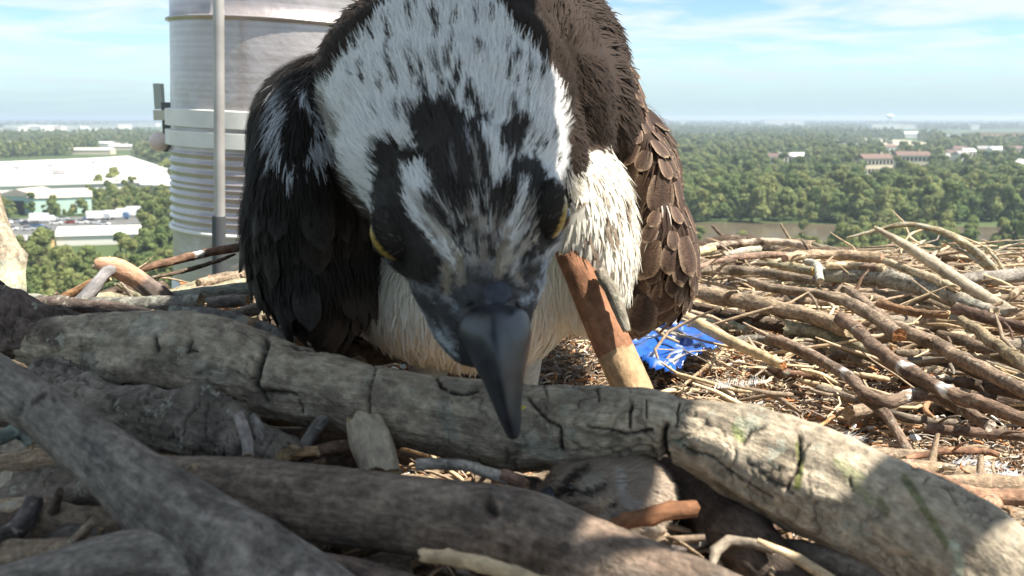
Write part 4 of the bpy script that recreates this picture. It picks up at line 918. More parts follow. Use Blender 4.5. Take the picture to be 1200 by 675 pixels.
rs_('slender tan twig crossing the litter below the plastic', [(800, 452), (820, 436), (838, 420), (850, 409)], [2, 2.4, 2.2, 1.6], (.50, .36, .22), .166, sides=8, name='twig', cat='twig')
rs_('orange twig in the litter just right of the big log', [(955, 503), (972, 492), (992, 478)], [2.4, 2.6, 2], (.50, .28, .13), .168, sides=8, name='twig', cat='twig')
rs_('grey stick lying low between blue plastic and thick sticks', [(858, 400), (890, 398), (930, 410), (960, 428)], [6, 6, 6, 6], (.2, .18, .15), .172, sides=12)
rs_('lichen spotted chunk above the bright peeled stick', [(822, 378), (850, 380), (875, 388)], [7, 9, 7], (.33, .33, .24), .172, sides=12, mat=BARK_LICHEN, name='wood_chunk', cat='wood chunk')
rs_('dark stick touching the right edge below the white droppings', [(1120, 448), (1160, 455), (1230, 470)], 8, (.14, .10, .075), .158, sides=12)
rs_('brown stick under the mossy one at the right edge', [(1100, 392), (1140, 404), (1230, 440)], 8, (.18, .13, .09), .157, sides=12)
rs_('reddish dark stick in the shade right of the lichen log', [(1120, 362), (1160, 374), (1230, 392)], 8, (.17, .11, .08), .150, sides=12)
rs_('grey brown stick under the forked dark stick', [(960, 455), (1000, 468), (1060, 490), (1120, 497)], 6, (.23, .19, .15), .170, sides=12)

# filler sticks in the rim heap
FB = random.Random(3)
protos = []
for i in range(9):
    L = FB.uniform(.10, .26); r = FB.uniform(.005, .0095); c = (GREY, BROWN, GBROWN, DARK, (.22, .17, .12), GGREEN, (.33, .24, .16), BROWN, GREY)[i]
    V, f, sc, ts, _, _ = tube([(-L / 2, 0, 0), (-L / 6, FB.uniform(-.01, .01), 0), (L / 5, FB.uniform(-.012, .012), .003), (L / 2, 0, 0)], [r * .8, r, r, r * .75], sides=9, seg=26, rough=.16, knots=3, seed=200 + i, ridges=.12)
    nz = fbm(V * 80, 4, i); cols = np.tile(c, (len(V), 1)) * (.7 + .6 * nz)[:, None]
    e = (ts < -.5) | (ts > 1.5); cols[e] = (.5, .36, .22)
    for _ in range(FB.choice((1, 2))):
        x0 = FB.uniform(-.3, .3) * L; an = FB.uniform(.4, 1.0); sg = FB.choice((-1, 1)); l2 = FB.uniform(.02, .06); r2 = r * FB.uniform(.3, .5)
        V2, f2, s2, t2, _, _ = tube([(x0, 0, 0), (x0 + math.cos(an) * l2 * .5, sg * math.sin(an) * l2 * .5, .002), (x0 + math.cos(an) * l2, sg * math.sin(an) * l2, .006)], [r2, r2 * .8, r2 * .5], sides=6, seg=8, rough=.15, knots=0, seed=300 + i)
        f += [tuple(q + len(V) for q in ff) for ff in f2]; V = np.vstack([V, V2]); sc = np.vstack([sc, s2]); cols = np.vstack([cols, np.tile(c, (len(V2), 1))])
    protos.append((V, f, sc, cols))
pm = []
for V, f, sc, cols in protos:
    o = mesh_obj('stick', V, f, BARK, cols=cols, sco=sc); pm.append(o)
used = set()
def put_filler(x, y, z, ang, tilt, label, group, s=1):
    k = FB.randrange(9)
    o = pm[k] if k not in used else pm[k].copy()
    if k in used: COL.objects.link(o)
    used.add(k)
    o.location = (x, y, z); o.rotation_euler = (FB.uniform(0, 6.28), tilt, ang); o.scale = (s * FB.uniform(.8, 1.2), s, s)
    cn = ('grey', 'brown', 'tan', 'dark', 'dull brown', 'greenish', 'light brown', 'knotty brown', 'knotty grey')[k]
    px_ = proj(np.array([[x, y, z]]))[0][0]; py_ = proj(np.array([[x, y, z]]))[1][0]
    if 'rim heap' in label: zn = (' by the wing' if px_ < 900 else ' under the blunt topmost one' if px_ < 1030 else ' near the bleached pole stick' if px_ < 1130 else ' by the right photo edge') + (', low down' if py_ > 380 else ', near the top')
    elif 'foreground logs' in label: zn = ' at the left photo edge' if px_ < 80 else ' near the fork' if px_ < 200 else ' toward the pale stub'
    elif 'big cracked log' in label: zn = ' left of the nestling' if px_ < 640 else ' beside the nestling' if px_ < 820 else ' at the lower right'
    else: zn = ''
    tag(o, cn + ' ' + label.split(' ', 1)[1] + zn, 'stick', group)
n = 0
while n < 120:
    px = FB.uniform(790, 1240); py = FB.uniform(302, 480)
    if py > 345 + (px - 790) * .33: continue
    h = .168 + FB.uniform(0, .02); d = Dz(px, py, h); p = P(px, py, d)
    if edge(p.x, p.y) > .97: continue
    a = -FB.uniform(.25, 1.1) if FB.random() < .8 else FB.uniform(-.3, .6)
    put_filler(p.x, p.y, p.z, a, FB.uniform(-.08, .08), 'weathered stick in the right rim heap', 'sticks packed in the right rim heap', s=.75); n += 1
n = 0
while n < 46:
    px = FB.uniform(-60, 360); py = FB.uniform(368, 668)
    d = Dz(px, py, .118 + FB.uniform(0, .02)); p = P(px, py, d)
    if d > .52 or d < .2: continue
    put_filler(p.x, p.y, p.z, FB.uniform(-.9, .6), FB.uniform(-.15, .15), 'dull stick wedged beneath the foreground logs', 'sticks wedged beneath the foreground logs', s=.8); n += 1
n = 0
while n < 40:
    px = FB.uniform(380, 1180); py = FB.uniform(530, 690)
    p = P(px, py, Dz(px, py, .150 + FB.uniform(0, .012)))
    if p.y < .2: continue
    put_filler(p.x, p.y, p.z, FB.uniform(-1.2, .6), FB.uniform(-.1, .1), 'grey stick in the shade under the big cracked log', 'sticks under the big cracked log', s=.62); n += 1
for k in range(9):
    if k not in used: bpy.data.objects.remove(pm[k])
# sticks on the unseen part of the rim (left, behind the bird)
n = 0
while n < 50:
    a = FB.uniform(1.2, 3.6); q_ = FB.uniform(.72, .93); x = .3 + .8 * q_ * math.cos(a); y = .62 + .74 * q_ * math.sin(a)
    px, py, d = proj(np.array([[x, y, -.17]])); 
    n += 1
    if y < .3: continue
    put_filler(x, y, -.178 + FB.uniform(0, .02), a + 1.57 + FB.uniform(-.3, .3), 0, 'dull stick packed in the rim behind the bird', 'sticks packed in the rim behind the bird')

# ---------------- litter: thousands of tiny curls and shreds
def litter(name, label, n, area, hz, cols_, lr, rr, seed, sides=3, lift=.004):
    rs = np.random.default_rng(seed); Vs, Cs, Fs, S = [], [], [], []
    x0, x1, y0, y1 = area; made = 0; K = 5
    X = rs.uniform(x0, x1, n * 3); Y = rs.uniform(y0, y1, n * 3)
    k = edge(X, Y) < .9; X, Y = X[k][:n], Y[k][:n]; n = len(X)
    nz = (fbm(np.stack([X * 30, Y * 30, X * 0], 1), 5, 2) - .5) * .022
    Z = bed_z(X, Y) + nz + rs.uniform(.0, hz, n)
    a = rs.uniform(0, 6.28, n); L = rs.uniform(*lr, n); cv = rs.normal(0, 1.0, n); tl = rs.normal(0, .22, n); rd = rs.uniform(*rr, n)
    ci = rs.integers(0, len(cols_), n); base = np.array(cols_)[ci] * rs.uniform(.75, 1.45, (n, 1))
    P_ = np.zeros((n, K, 3)); p = np.stack([X, Y, Z], 1); ang = a.copy()
    for i in range(K):
        P_[:, i] = p; p = p + np.stack([np.cos(ang) * L / K, np.sin(ang) * L / K, tl * L / K + (0 if i < 2 else -abs(lift) * .3)], 1); ang = ang + cv * .5 + rs.normal(0, .25, n)
    th = np.linspace(0, 2 * math.pi, sides, endpoint=False)
    T = np.gradient(P_, axis=1); T /= np.linalg.norm(T, axis=2)[..., None] + 1e-9
    A = np.cross(T, [0, 0, 1.]); A /= np.linalg.norm(A, axis=2)[..., None] + 1e-9; B = np.cross(T, A)
    tp = np.array([.5, 1, 1, .9, .4])[:K]
    V = P_[:, :, None, :] + (A[:, :, None, :] * np.cos(th)[None, None, :, None] + B[:, :, None, :] * np.sin(th)[None, None, :, None]) * (rd[:, None, None, None] * tp[None, :, None, None])
    V = V.reshape(-1, 3); C_ = np.repeat(base, K * sides, 0)
    q = []
    for i in range(K - 1):
        for j in range(sides):
            kk = (j + 1) % sides; q.append((i * sides + j, i * sides + kk, (i + 1) * sides + kk, (i + 1) * sides + j))
    q = np.array(q); Fq = (q[None] + (np.arange(n) * K * sides)[:, None, None]).reshape(-1, 4)
    o = mesh_obj(name, V, Fq, BARK_PLAIN, cols=C_, sco=V, smooth=True); tag(o, label, kind='stuff')
LC = [TAN, BROWN, GBROWN, ORANGE, (.38, .26, .16), (.25, .2, .16), (.30, .16, .09), (.55, .45, .32), GREY, (.6, .55, .48)]
litter('litter', 'curled bark shreds and broken twigs over the nest floor', 15000, (-.1, .62, .33, 1.0), .010, LC, (.006, .026), (.0004, .0011), 4)
litter('fine_litter', 'very fine dry shreds in the nest floor', 16000, (-.05, .6, .33, .95), .013, LC, (.004, .014), (.00022, .0005), 5)
litter('twig_litter', 'short bent twigs scattered over floor and rim', 1500, (-.45, 1.0, .12, 1.3), .014, [BROWN, GBROWN, TAN, GREY, RED], (.02, .07), (.0008, .0022), 6, sides=5)
litter('rim_twigs', 'thin dry twigs tangled through the right rim heap', 1900, (.10, 1.0, .55, 1.25), .024, [BROWN, GBROWN, TAN, GREY, PALE], (.03, .11), (.0006, .0019), 16, sides=5)
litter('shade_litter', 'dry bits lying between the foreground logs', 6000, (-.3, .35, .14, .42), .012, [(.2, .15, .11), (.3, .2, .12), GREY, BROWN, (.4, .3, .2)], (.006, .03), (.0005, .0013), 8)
# loose bark flakes / wood chips: flat pieces
def chips(name, label, n, area, cols_, size, seed, hz=.012):
    rs = np.random.default_rng(seed); X = rs.uniform(area[0], area[1], n); Y = rs.uniform(area[2], area[3], n); k = edge(X, Y) < .92; X, Y = X[k], Y[k]; n = len(X)
    Z = bed_z(X, Y) + rs.uniform(.004, hz, n); s = rs.uniform(*size, n); a = rs.uniform(0, 6.28, n)
    nr = rs.normal(0, .35, (n, 3)); nr[:, 2] = 1; nr /= np.linalg.norm(nr, axis=1)[:, None]
    u = np.stack([np.cos(a), np.sin(a), 0 * a], 1); u -= nr * (u * nr).sum(1)[:, None]; v = np.cross(nr, u); c = np.stack([X, Y, Z], 1)
    V = []
    for t in np.linspace(0, 2 * math.pi, 6, endpoint=False):
        V.append(c + (u * math.cos(t) * 1.5 + v * math.sin(t) * .8) * (s * rs.uniform(.6, 1.2, n))[:, None])
    top = np.stack(V, 1); bot = top - nr[:, None, :] * (s * .3)[:, None, None]
    V = np.concatenate([top, bot], 1).reshape(-1, 3)
    q = [(i, (i + 1) % 6, 6 + (i + 1) % 6, 6 + i) for i in range(6)]
    F1 = (np.array(q)[:, ::-1][None] + (np.arange(n) * 12)[:, None, None]).reshape(-1, 4).tolist()
    F2 = (np.arange(6)[None] + (np.arange(n) * 12)[:, None]).tolist()
    base = np.array(cols_)[rs.integers(0, len(cols_), n)] * rs.uniform(.7, 1.2, (n, 1))
    o = mesh_obj(name, V, F1 + F2, BARK_PLAIN, cols=np.repeat(base, 12, 0), sco=V, smooth=False); tag(o, label, kind='stuff')
chips('bark_chips', 'small bark and wood chips strewn over the nest', 1500, (-.35, .8, .15, 1.15), [TAN, BROWN, ORANGE, GREY, (.45, .35, .24)], (.0012, .0042), 3)
chips('pale_specks', 'white droppings and eggshell specks on the nest floor', 420, (-.1, .7, .3, 1.1), [(.7, .7, .68), (.6, .62, .62)], (.0010, .0032), 9)

# ---------------- blue plastic
def plastic():
    poly = [(730, 372), (746, 361), (758, 356), (778, 364), (804, 378), (830, 391), (856, 406), (832, 418), (804, 426), (790, 437), (762, 432), (742, 424), (732, 402)]
    u = np.linspace(726, 860, 76); v = np.linspace(352, 440, 50); U, Vv = np.meshgrid(u, v); U = U.ravel(); Vv = Vv.ravel()
    ins = inpoly(U, Vv, poly)
    pts = []
    for a, b in zip(U, Vv): p = P(a, b, Dz(a, b, .166)); pts.append(p)
    V = np.array([list(p) for p in pts])
    w = fbm(V * 55 + 3, 4, 5); r1 = 1 - np.abs(fbm(V * np.array([35, 60, 1]) + 7, 3, 9) - .5) * 4
    V[:, 2] += (w - .5) * .013 + np.clip(r1, 0, 1) * .004
    V[:, 1] += (fbm(V * 40, 3, 12) - .5) * .01
    idx = np.arange(len(u) * len(v)).reshape(len(v), len(u)); q = np.stack([idx[1:, :-1], idx[1:, 1:], idx[:-1, 1:], idx[:-1, :-1]], -1).reshape(-1, 4); q = q[ins[q].all(1)]
    m = bpy.data.materials.new('blue_plastic'); m.use_nodes = True; t = m.node_tree; b = t.nodes['Principled BSDF']
    at = N(t, 'ShaderNodeAttribute', attribute_name='Col'); t.links.new(at.outputs['Color'], b.inputs['Base Color'])
    b.inputs['Roughness'].default_value = .18; b.inputs['Specular IOR Level'].default_value = .6
    tc = N(t, 'ShaderNodeTexCoord'); n = N(t, 'ShaderNodeTexNoise'); n.inputs['Scale'].default_value = 120; n.inputs['Detail'].default_value = 3; t.links.new(tc.outputs['Object'], n.inputs['Vector'])
    bp = N(t, 'ShaderNodeBump'); bp.inputs['Distance'].default_value = .002; bp.inputs['Strength'].default_value = .6; t.links.new(n.outputs['Fac'], bp.inputs['Height']); t.links.new(bp.outputs[0], b.inputs['Normal'])
    cols = np.tile([.022, .11, .46], (len(V), 1))
    cols = mixc(cols, (.01, .045, .2), np.clip((fbm(V * 60 + 30, 3, 21) - .5) * 8, 0, .9))
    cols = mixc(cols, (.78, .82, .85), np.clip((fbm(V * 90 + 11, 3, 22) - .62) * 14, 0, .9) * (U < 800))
    cols = mixc(cols, (.22, .20, .12), np.clip(1 - polydist(U, Vv, [(780, 392), (805, 398), (822, 398)]) / 5, 0, 1))
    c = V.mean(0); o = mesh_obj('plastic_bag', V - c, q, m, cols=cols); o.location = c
    so_ = o.modifiers.new('thick', 'SOLIDIFY'); so_.thickness = .0006
    tag(o, 'crumpled glossy blue plastic bag lying in the nest', 'plastic bag')
plastic()

# ---------------- small downy feathers lying about
FM = M_bark('down_white', contrast=.05, bump=0)
def plume(px, py, h, n, L, ang, label, col=(.5, .5, .48), seed=0):
    rs = np.random.default_rng(seed); c = P(px, py, Dz(px, py, h)); V, f = [], []
    ax = np.array([math.cos(ang), math.sin(ang), .05])
    for i in range(n):
        t = rs.uniform(0, 1); base = ax * (t - .5) * L
        sd = rs.choice([-1, 1]); side = np.array([-ax[1], ax[0], 0]) * sd + ax * .7 + np.array([0, 0, rs.uniform(-.1, .6)])
        l = L * rs.uniform(.10, .28) * (1 - .4 * abs(t - .4)); w = np.cross(side, [0, 0, 1.]); w = w / np.linalg.norm(w) * .00012
        m = base + side * l * .5 + np.array([0, 0, .1 * l]); e = base + side * l + np.array([0, 0, rs.uniform(-.1, .2) * l]); b0 = len(V)
        V += [base - w, base + w, m + w, m - w, e]; f += [(b0, b0 + 1, b0 + 2, b0 + 3), (b0 + 3, b0 + 2, b0 + 4)]
    V = np.array(V); o = mesh_obj('down_feather', V, f, FM, cols=np.tile(col, (len(V), 1)), sco=V); o.location = c
    tag(o, label, 'feather', None)
plume(866, 452, .162, 170, .034, .25, 'fluffy white down feather on the litter below the bright peeled stick', seed=1)
plume(985, 512, .158, 160, .022, -.7, 'white down feather beside the big log on the right', seed=2)
plume(1110, 575, .150, 120, .018, .5, 'small white down tuft above the tan red stick', seed=3)
plume(1168, 560, .150, 160, .020, .2, 'bluish white down tuft near the right edge', (.62, .66, .68), seed=4)
plume(640, 396, .17, 120, .022, 1.2, 'small pale down tuft behind the rust red stick', seed=5)
plume(1145, 545, .152, 120, .022, -.4, 'grey down tuft under the thin reddish stick', (.5, .5, .5), seed=6)
plume(612, 425, .168, 100, .016, .4, 'tiny white down tuft right of the beak', seed=7)
# ================================================================== OSPREY
CR = Vector((1, 0, 0)); CU = Vector((0, sp, cp)); CF = Vector((0, cp, -sp))
def ell(px, py, d, rx, ry, rz, rot=0, roty=0, g='body'):
    """ellipsoid: rx, ry in photo pixels at depth d; rz metres deep; rot turns it in the picture, roty swings its axis in depth"""
    a = R(rot); x = CR * math.cos(a) + CU * math.sin(a); y = -CR * math.sin(a) + CU * math.cos(a); z = CF.copy()
    b = R(roty); y2 = y * math.cos(b) + z * math.sin(b); z2 = -y * math.sin(b) + z * math.cos(b)
    return dict(c=np.array(P(px, py, d)), A=np.array([x, y2, z2]), r=np.array([rx / F * d, ry / F * d, rz]), g=g)
def evald(e, V):
    q = (V - e['c']) @ e['A'].T / e['r']; return np.linalg.norm(q, axis=1)
def ell_mesh(es, voxel, smooth_it, name):
    Vs, Fs, nb = [], [], 0; n = 28
    for e in es:
        V = []
        for i in range(n // 2 + 1):
            a = math.pi * i / (n // 2)
            for j in range(n):
                b = 2 * math.pi * j / n; V.append((math.sin(a) * math.cos(b), math.sin(a) * math.sin(b), math.cos(a)))
        V = (np.array(V) * e['r']) @ e['A'] + e['c']; Vs.append(V)
        for i in range(n // 2):
            for j in range(n): Fs.append((nb + i * n + j, nb + (i + 1) * n + j, nb + (i + 1) * n + (j + 1) % n, nb + i * n + (j + 1) % n))
        nb += len(V)
    o = mesh_obj(name, np.vstack(Vs), Fs, None)
    m = o.modifiers.new('r', 'REMESH'); m.mode = 'VOXEL'; m.voxel_size = voxel
    s = o.modifiers.new('s', 'SMOOTH'); s.iterations = smooth_it; s.factor = .6
    bpy.context.view_layer.update(); dg = bpy.context.evaluated_depsgraph_get()
    me = bpy.data.meshes.new_from_object(o.evaluated_get(dg)); old = o.data; o.modifiers.clear(); o.data = me
    me.polygons.foreach_set('use_smooth', [True] * len(me.polygons)); bpy.data.meshes.remove(old)
    return o
def mesh_np(o):
    me = o.data; n = len(me.vertices); V = np.zeros(n * 3); me.vertices.foreach_get('co', V); V = V.reshape(-1, 3)
    NN = np.zeros(n * 3); me.vertex_normals.foreach_get('vector', NN); NN = NN.reshape(-1, 3)
    me.calc_loop_triangles(); T = np.zeros(len(me.loop_triangles) * 3, int); me.loop_triangles.foreach_get('vertices', T); return V, NN, T.reshape(-1, 3)
def sample(o, n, rs):
    V, NN, T = mesh_np(o); a, b, c = V[T[:, 0]], V[T[:, 1]], V[T[:, 2]]; ar = np.linalg.norm(np.cross(b - a, c - a), axis=1)
    k = rs.choice(len(T), n, p=ar / ar.sum()); u = rs.uniform(0, 1, (n, 1)); v = rs.uniform(0, 1, (n, 1)); m = (u + v) > 1; u = np.where(m, 1 - u, u); v = np.where(m, 1 - v, v)
    p = a[k] + (b[k] - a[k]) * u + (c[k] - a[k]) * v; nn = NN[T[k, 0]] * (1 - u - v) + NN[T[k, 1]] * u + NN[T[k, 2]] * v
    return p, nn / np.linalg.norm(nn, axis=1)[:, None]
def norm(v): return v / (np.linalg.norm(v, axis=-1)[..., None] + 1e-12)

HEAD = [ell(552, 262, .326, 106, 92, .029, g='head'), ell(530, 185, .348, 132, 105, .036, g='head'), ell(524, 105, .380, 150, 110, .048, g='neck'), ell(526, 140, .362, 141, 105, .042, g='neck'), ell(545, 60, .40, 105, 90, .05, g='neck'),
        ell(560, 318, .317, 82, 78, .023, rot=8, g='face'), ell(570, 362, .307, 58, 52, .017, rot=12, g='face'), ell(582, 398, .305, 37, 40, .013, rot=12, g='face'),
        ell(532, 392, .312, 22, 50, .010, rot=38, g='face'), ell(480, 270, .330, 42, 60, .020, rot=20, g='face'), ell(628, 252, .330, 34, 56, .020, rot=-12, g='face'), ell(560, 225, .325, 60, 80, .026, g='head')]
BODY = [ell(545, 30, .45, 105, 90, .06, g='nape'), ell(575, 100, .52, 165, 150, .08, g='back'), ell(520, 110, .52, 150, 125, .08, g='back'), ell(470, 170, .50, 150, 100, .06, g='back'),
        ell(545, 250, .53, 190, 170, .10, g='body'), ell(540, 190, .66, 190, 170, .13, g='back'),
        ell(560, 325, .47, 130, 112, .06, g='belly'), ell(678, 270, .452, 68, 125, .045, rot=6, g='breast'), ell(520, 340, .46, 110, 90, .05, g='belly'), ell(705, 130, .50, 38, 95, .05, rot=12, g='back'),
        ell(660, 90, .45, 50, 110, .05, rot=20, g='nape'), ell(655, 175, .43, 32, 90, .04, rot=4, g='nape'), ell(425, 140, .44, 60, 80, .05, g='nape')]
ALL = HEAD + BODY
osprey = empty('osprey', P(560, 430, .50), 'large brown and white osprey bending its striped head and dark beak to the nest', 'bird')
OL = np.array(osprey.location)
def adopt(o, parent=osprey):
    """keep a mesh built in world space where it is while hanging it under its bird"""
    o.parent = parent; o.matrix_parent_inverse = Matrix.Translation(-Vector(OL)); return o
body = ell_mesh(ALL, .0024, 7, 'body'); adopt(body)

# ---- colours of the plumage
DK = (.022, .016, .013); BRN = (.040, .027, .020); WH = (.88, .88, .88); CRM = (.84, .80, .70); BUFF = (.30, .25, .18); LBR = (.075, .05, .036); SLATE = (.05, .052, .058)
darkp = [
 [(477, 132), (498, 127), (514, 121), (534, 124), (552, 146), (563, 165), (573, 185), (576, 214), (590, 226), (604, 236), (615, 272), (602, 290), (572, 302), (544, 292), (518, 268), (501, 243), (503, 220), (499, 201), (485, 191), (470, 182), (490, 176), (485, 155)],
 [(444, 168), (459, 170), (474, 176), (474, 191), (472, 220), (475, 246), (486, 266), (505, 287), (518, 312), (500, 330), (470, 316), (446, 300), (440, 260), (439, 220), (442, 194)],
 [(603, 196), (625, 183), (638, 205), (648, 228), (660, 226), (666, 236), (655, 268), (640, 292), (615, 303), (600, 300), (616, 268), (605, 240), (597, 214)],
 [(589, 150), (600, 140), (617, 144), (612, 160), (601, 176), (592, 190), (587, 180), (590, 164)]]
darks = [([(549, 114), (558, 124), (562, 150)], 5), ([(603, 127), (597, 142)], 2.5), ([(620, 152), (606, 176), (600, 196)], 3), ([(465, 132), (467, 142)], 2.2), ([(437, 134), (437, 140)], 1.4), ([(444, 133), (445, 139)], 1.4), ([(576, 133), (575, 142)], 1.5),
         ([(644, 166), (634, 172)], 1.5), ([(628, 137), (636, 130)], 1), ([(496, 104), (500, 116)], 4), ([(528, 106), (530, 118)], 4), ([(472, 176), (500, 192)], 7), ([(588, 205), (600, 240), (612, 262)], 8)]
lights = [([(474, 196), (481, 222), (496, 252), (514, 280), (530, 304), (534, 318)], 4.0, WH), ([(490, 192), (500, 208), (505, 228)], 6, WH), ([(512, 262), (530, 290), (538, 320)], 4, (.55, .5, .42)), ([(538, 296), (541, 330)], 4, BUFF),
          ([(577, 165), (580, 190), (584, 214)], 6.5, WH), ([(590, 185), (594, 215)], 3, WH), ([(612, 222), (606, 250), (596, 276)], 5.5, WH), ([(620, 245), (606, 276), (592, 300)], 3, (.6, .56, .5)), ([(596, 270), (588, 296), (584, 318)], 5, BUFF), ([(566, 285), (572, 312)], 4, BUFF), ([(622, 283), (600, 300), (590, 312)], 4.5, (.5, .44, .36)),
          ([(530, 178), (535, 210)], 2.5, (.22, .2, .2)), ([(548, 158), (552, 180)], 2, (.5, .5, .55)), ([(558, 172), (560, 215)], 2.4, (.45, .42, .4)), ([(526, 318), (522, 338)], 5, BUFF), ([(605, 318), (612, 330)], 4, BUFF), ([(510, 250), (514, 270)], 2, (.3, .27, .26)), ([(485, 228), (505, 262), (515, 280)], 3, (.6, .58, .55))]
_r = random.Random(12)
for _ in range(46):
    an = _r.uniform(-.62, .40) if _r.random() < .8 else _r.uniform(-.8, .6); r0 = _r.uniform(48, 120); r1 = r0 + _r.uniform(14, 40)
    an2 = an + _r.uniform(-.05, .05); g_ = _r.choice([(.42, .38, .33), (.30, .26, .22), (.55, .53, .52), (.24, .2, .17)])
    lights.append(([(572 + math.sin(an) * r0, 368 - math.cos(an) * r0), (572 + math.sin(an2) * r1, 368 - math.cos(an2) * r1)], _r.uniform(.7, 1.8), g_))
for _ in range(70):
    an = _r.uniform(-.75, .5); r0 = _r.uniform(90, 250); r1 = r0 + _r.uniform(6, 22)
    darks.append(([(572 + math.sin(an) * r0, 368 - math.cos(an) * r0), (572 + math.sin(an) * r1, 368 - math.cos(an) * r1)], _r.uniform(.5, 1.5)))
for _ in range(60):
    x = _r.uniform(410, 640); y = _r.uniform(-20, 108); an = (x - 545) / 420
    darks.append(([(x, y), (x + math.sin(an) * 14, y - _r.uniform(9, 22))], _r.uniform(1.0, 3.2)))
fls = [  # face below: blue white cheek bands
  ([(430, 290), (446, 312), (466, 338)], 10, (.70, .74, .78)), ([(464, 334), (488, 366), (512, 396), (532, 420)], 7, (.50, .55, .60)), ([(480, 330), (505, 352)], 4, (.22, .22, .23)), ([(505, 340), (528, 352)], 3, (.25, .25, .27)), ([(520, 385), (532, 400)], 4, (.26, .28, .31)), ([(598, 322), (616, 334)], 3, (.3, .28, .26)), ([(662, 262), (655, 295), (646, 325), (636, 350)], 7, (.66, .70, .74)), ([(648, 300), (634, 330)], 6, (.45, .5, .55)), ([(530, 360), (540, 372)], 4, (.5, .55, .6)), ([(616, 352), (624, 346)], 5, (.45, .5, .56))]
def paint_head(V, base):
    px, py, d = proj(V)
    # wander along the lie of the feathers
    bx, by = px - 575, py - 372; L = np.hypot(bx, by) + 1e-6
    j = (vnoise(V * 1100, 31) - .5) * 17 * np.clip(L / 120, .3, 1); k = (fbm(V * 260, 2, 8) - .5) * 4
    X = px + bx / L * j - by / L * k; Y = py + by / L * j + bx / L * k
    c = base.copy()
    # dark mottled grey of the lower face
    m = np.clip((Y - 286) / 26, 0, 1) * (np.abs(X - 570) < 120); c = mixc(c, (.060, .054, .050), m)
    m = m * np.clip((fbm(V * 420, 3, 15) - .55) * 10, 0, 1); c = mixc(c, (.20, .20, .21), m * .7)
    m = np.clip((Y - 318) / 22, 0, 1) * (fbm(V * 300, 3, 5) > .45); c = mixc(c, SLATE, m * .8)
    for p in darkp: c = mixc(c, DK, (inpoly(X, Y, p) | (polydist(X, Y, p + p[:1]) < 3)) * .96)
    for p, w in darks: c = mixc(c, DK, np.clip((w - polydist(X, Y, p)) / 1.2 + .5, 0, 1) * .95)
    for p, w, cc in lights: c = mixc(c, cc, np.clip((w - polydist(X, Y, p)) / 1.5 + .5, 0, 1) * .9)
    # dark round the eyes
    for p, w in (([(438, 262), (446, 288), (470, 308)], 9), ([(664, 228), (662, 258), (646, 280)], 9)):
        c = mixc(c, (.02, .018, .018), np.clip((w - polydist(px, py, p)) / 2, 0, 1))
    hole = fbm(V * 330, 3, 19)
    for p, w, cc in fls: c = mixc(c, cc, np.clip((w - polydist(X, Y, p)) / 2 + .5, 0, 1) * np.clip((hole - .40) * 9, .15, .95))
    return c
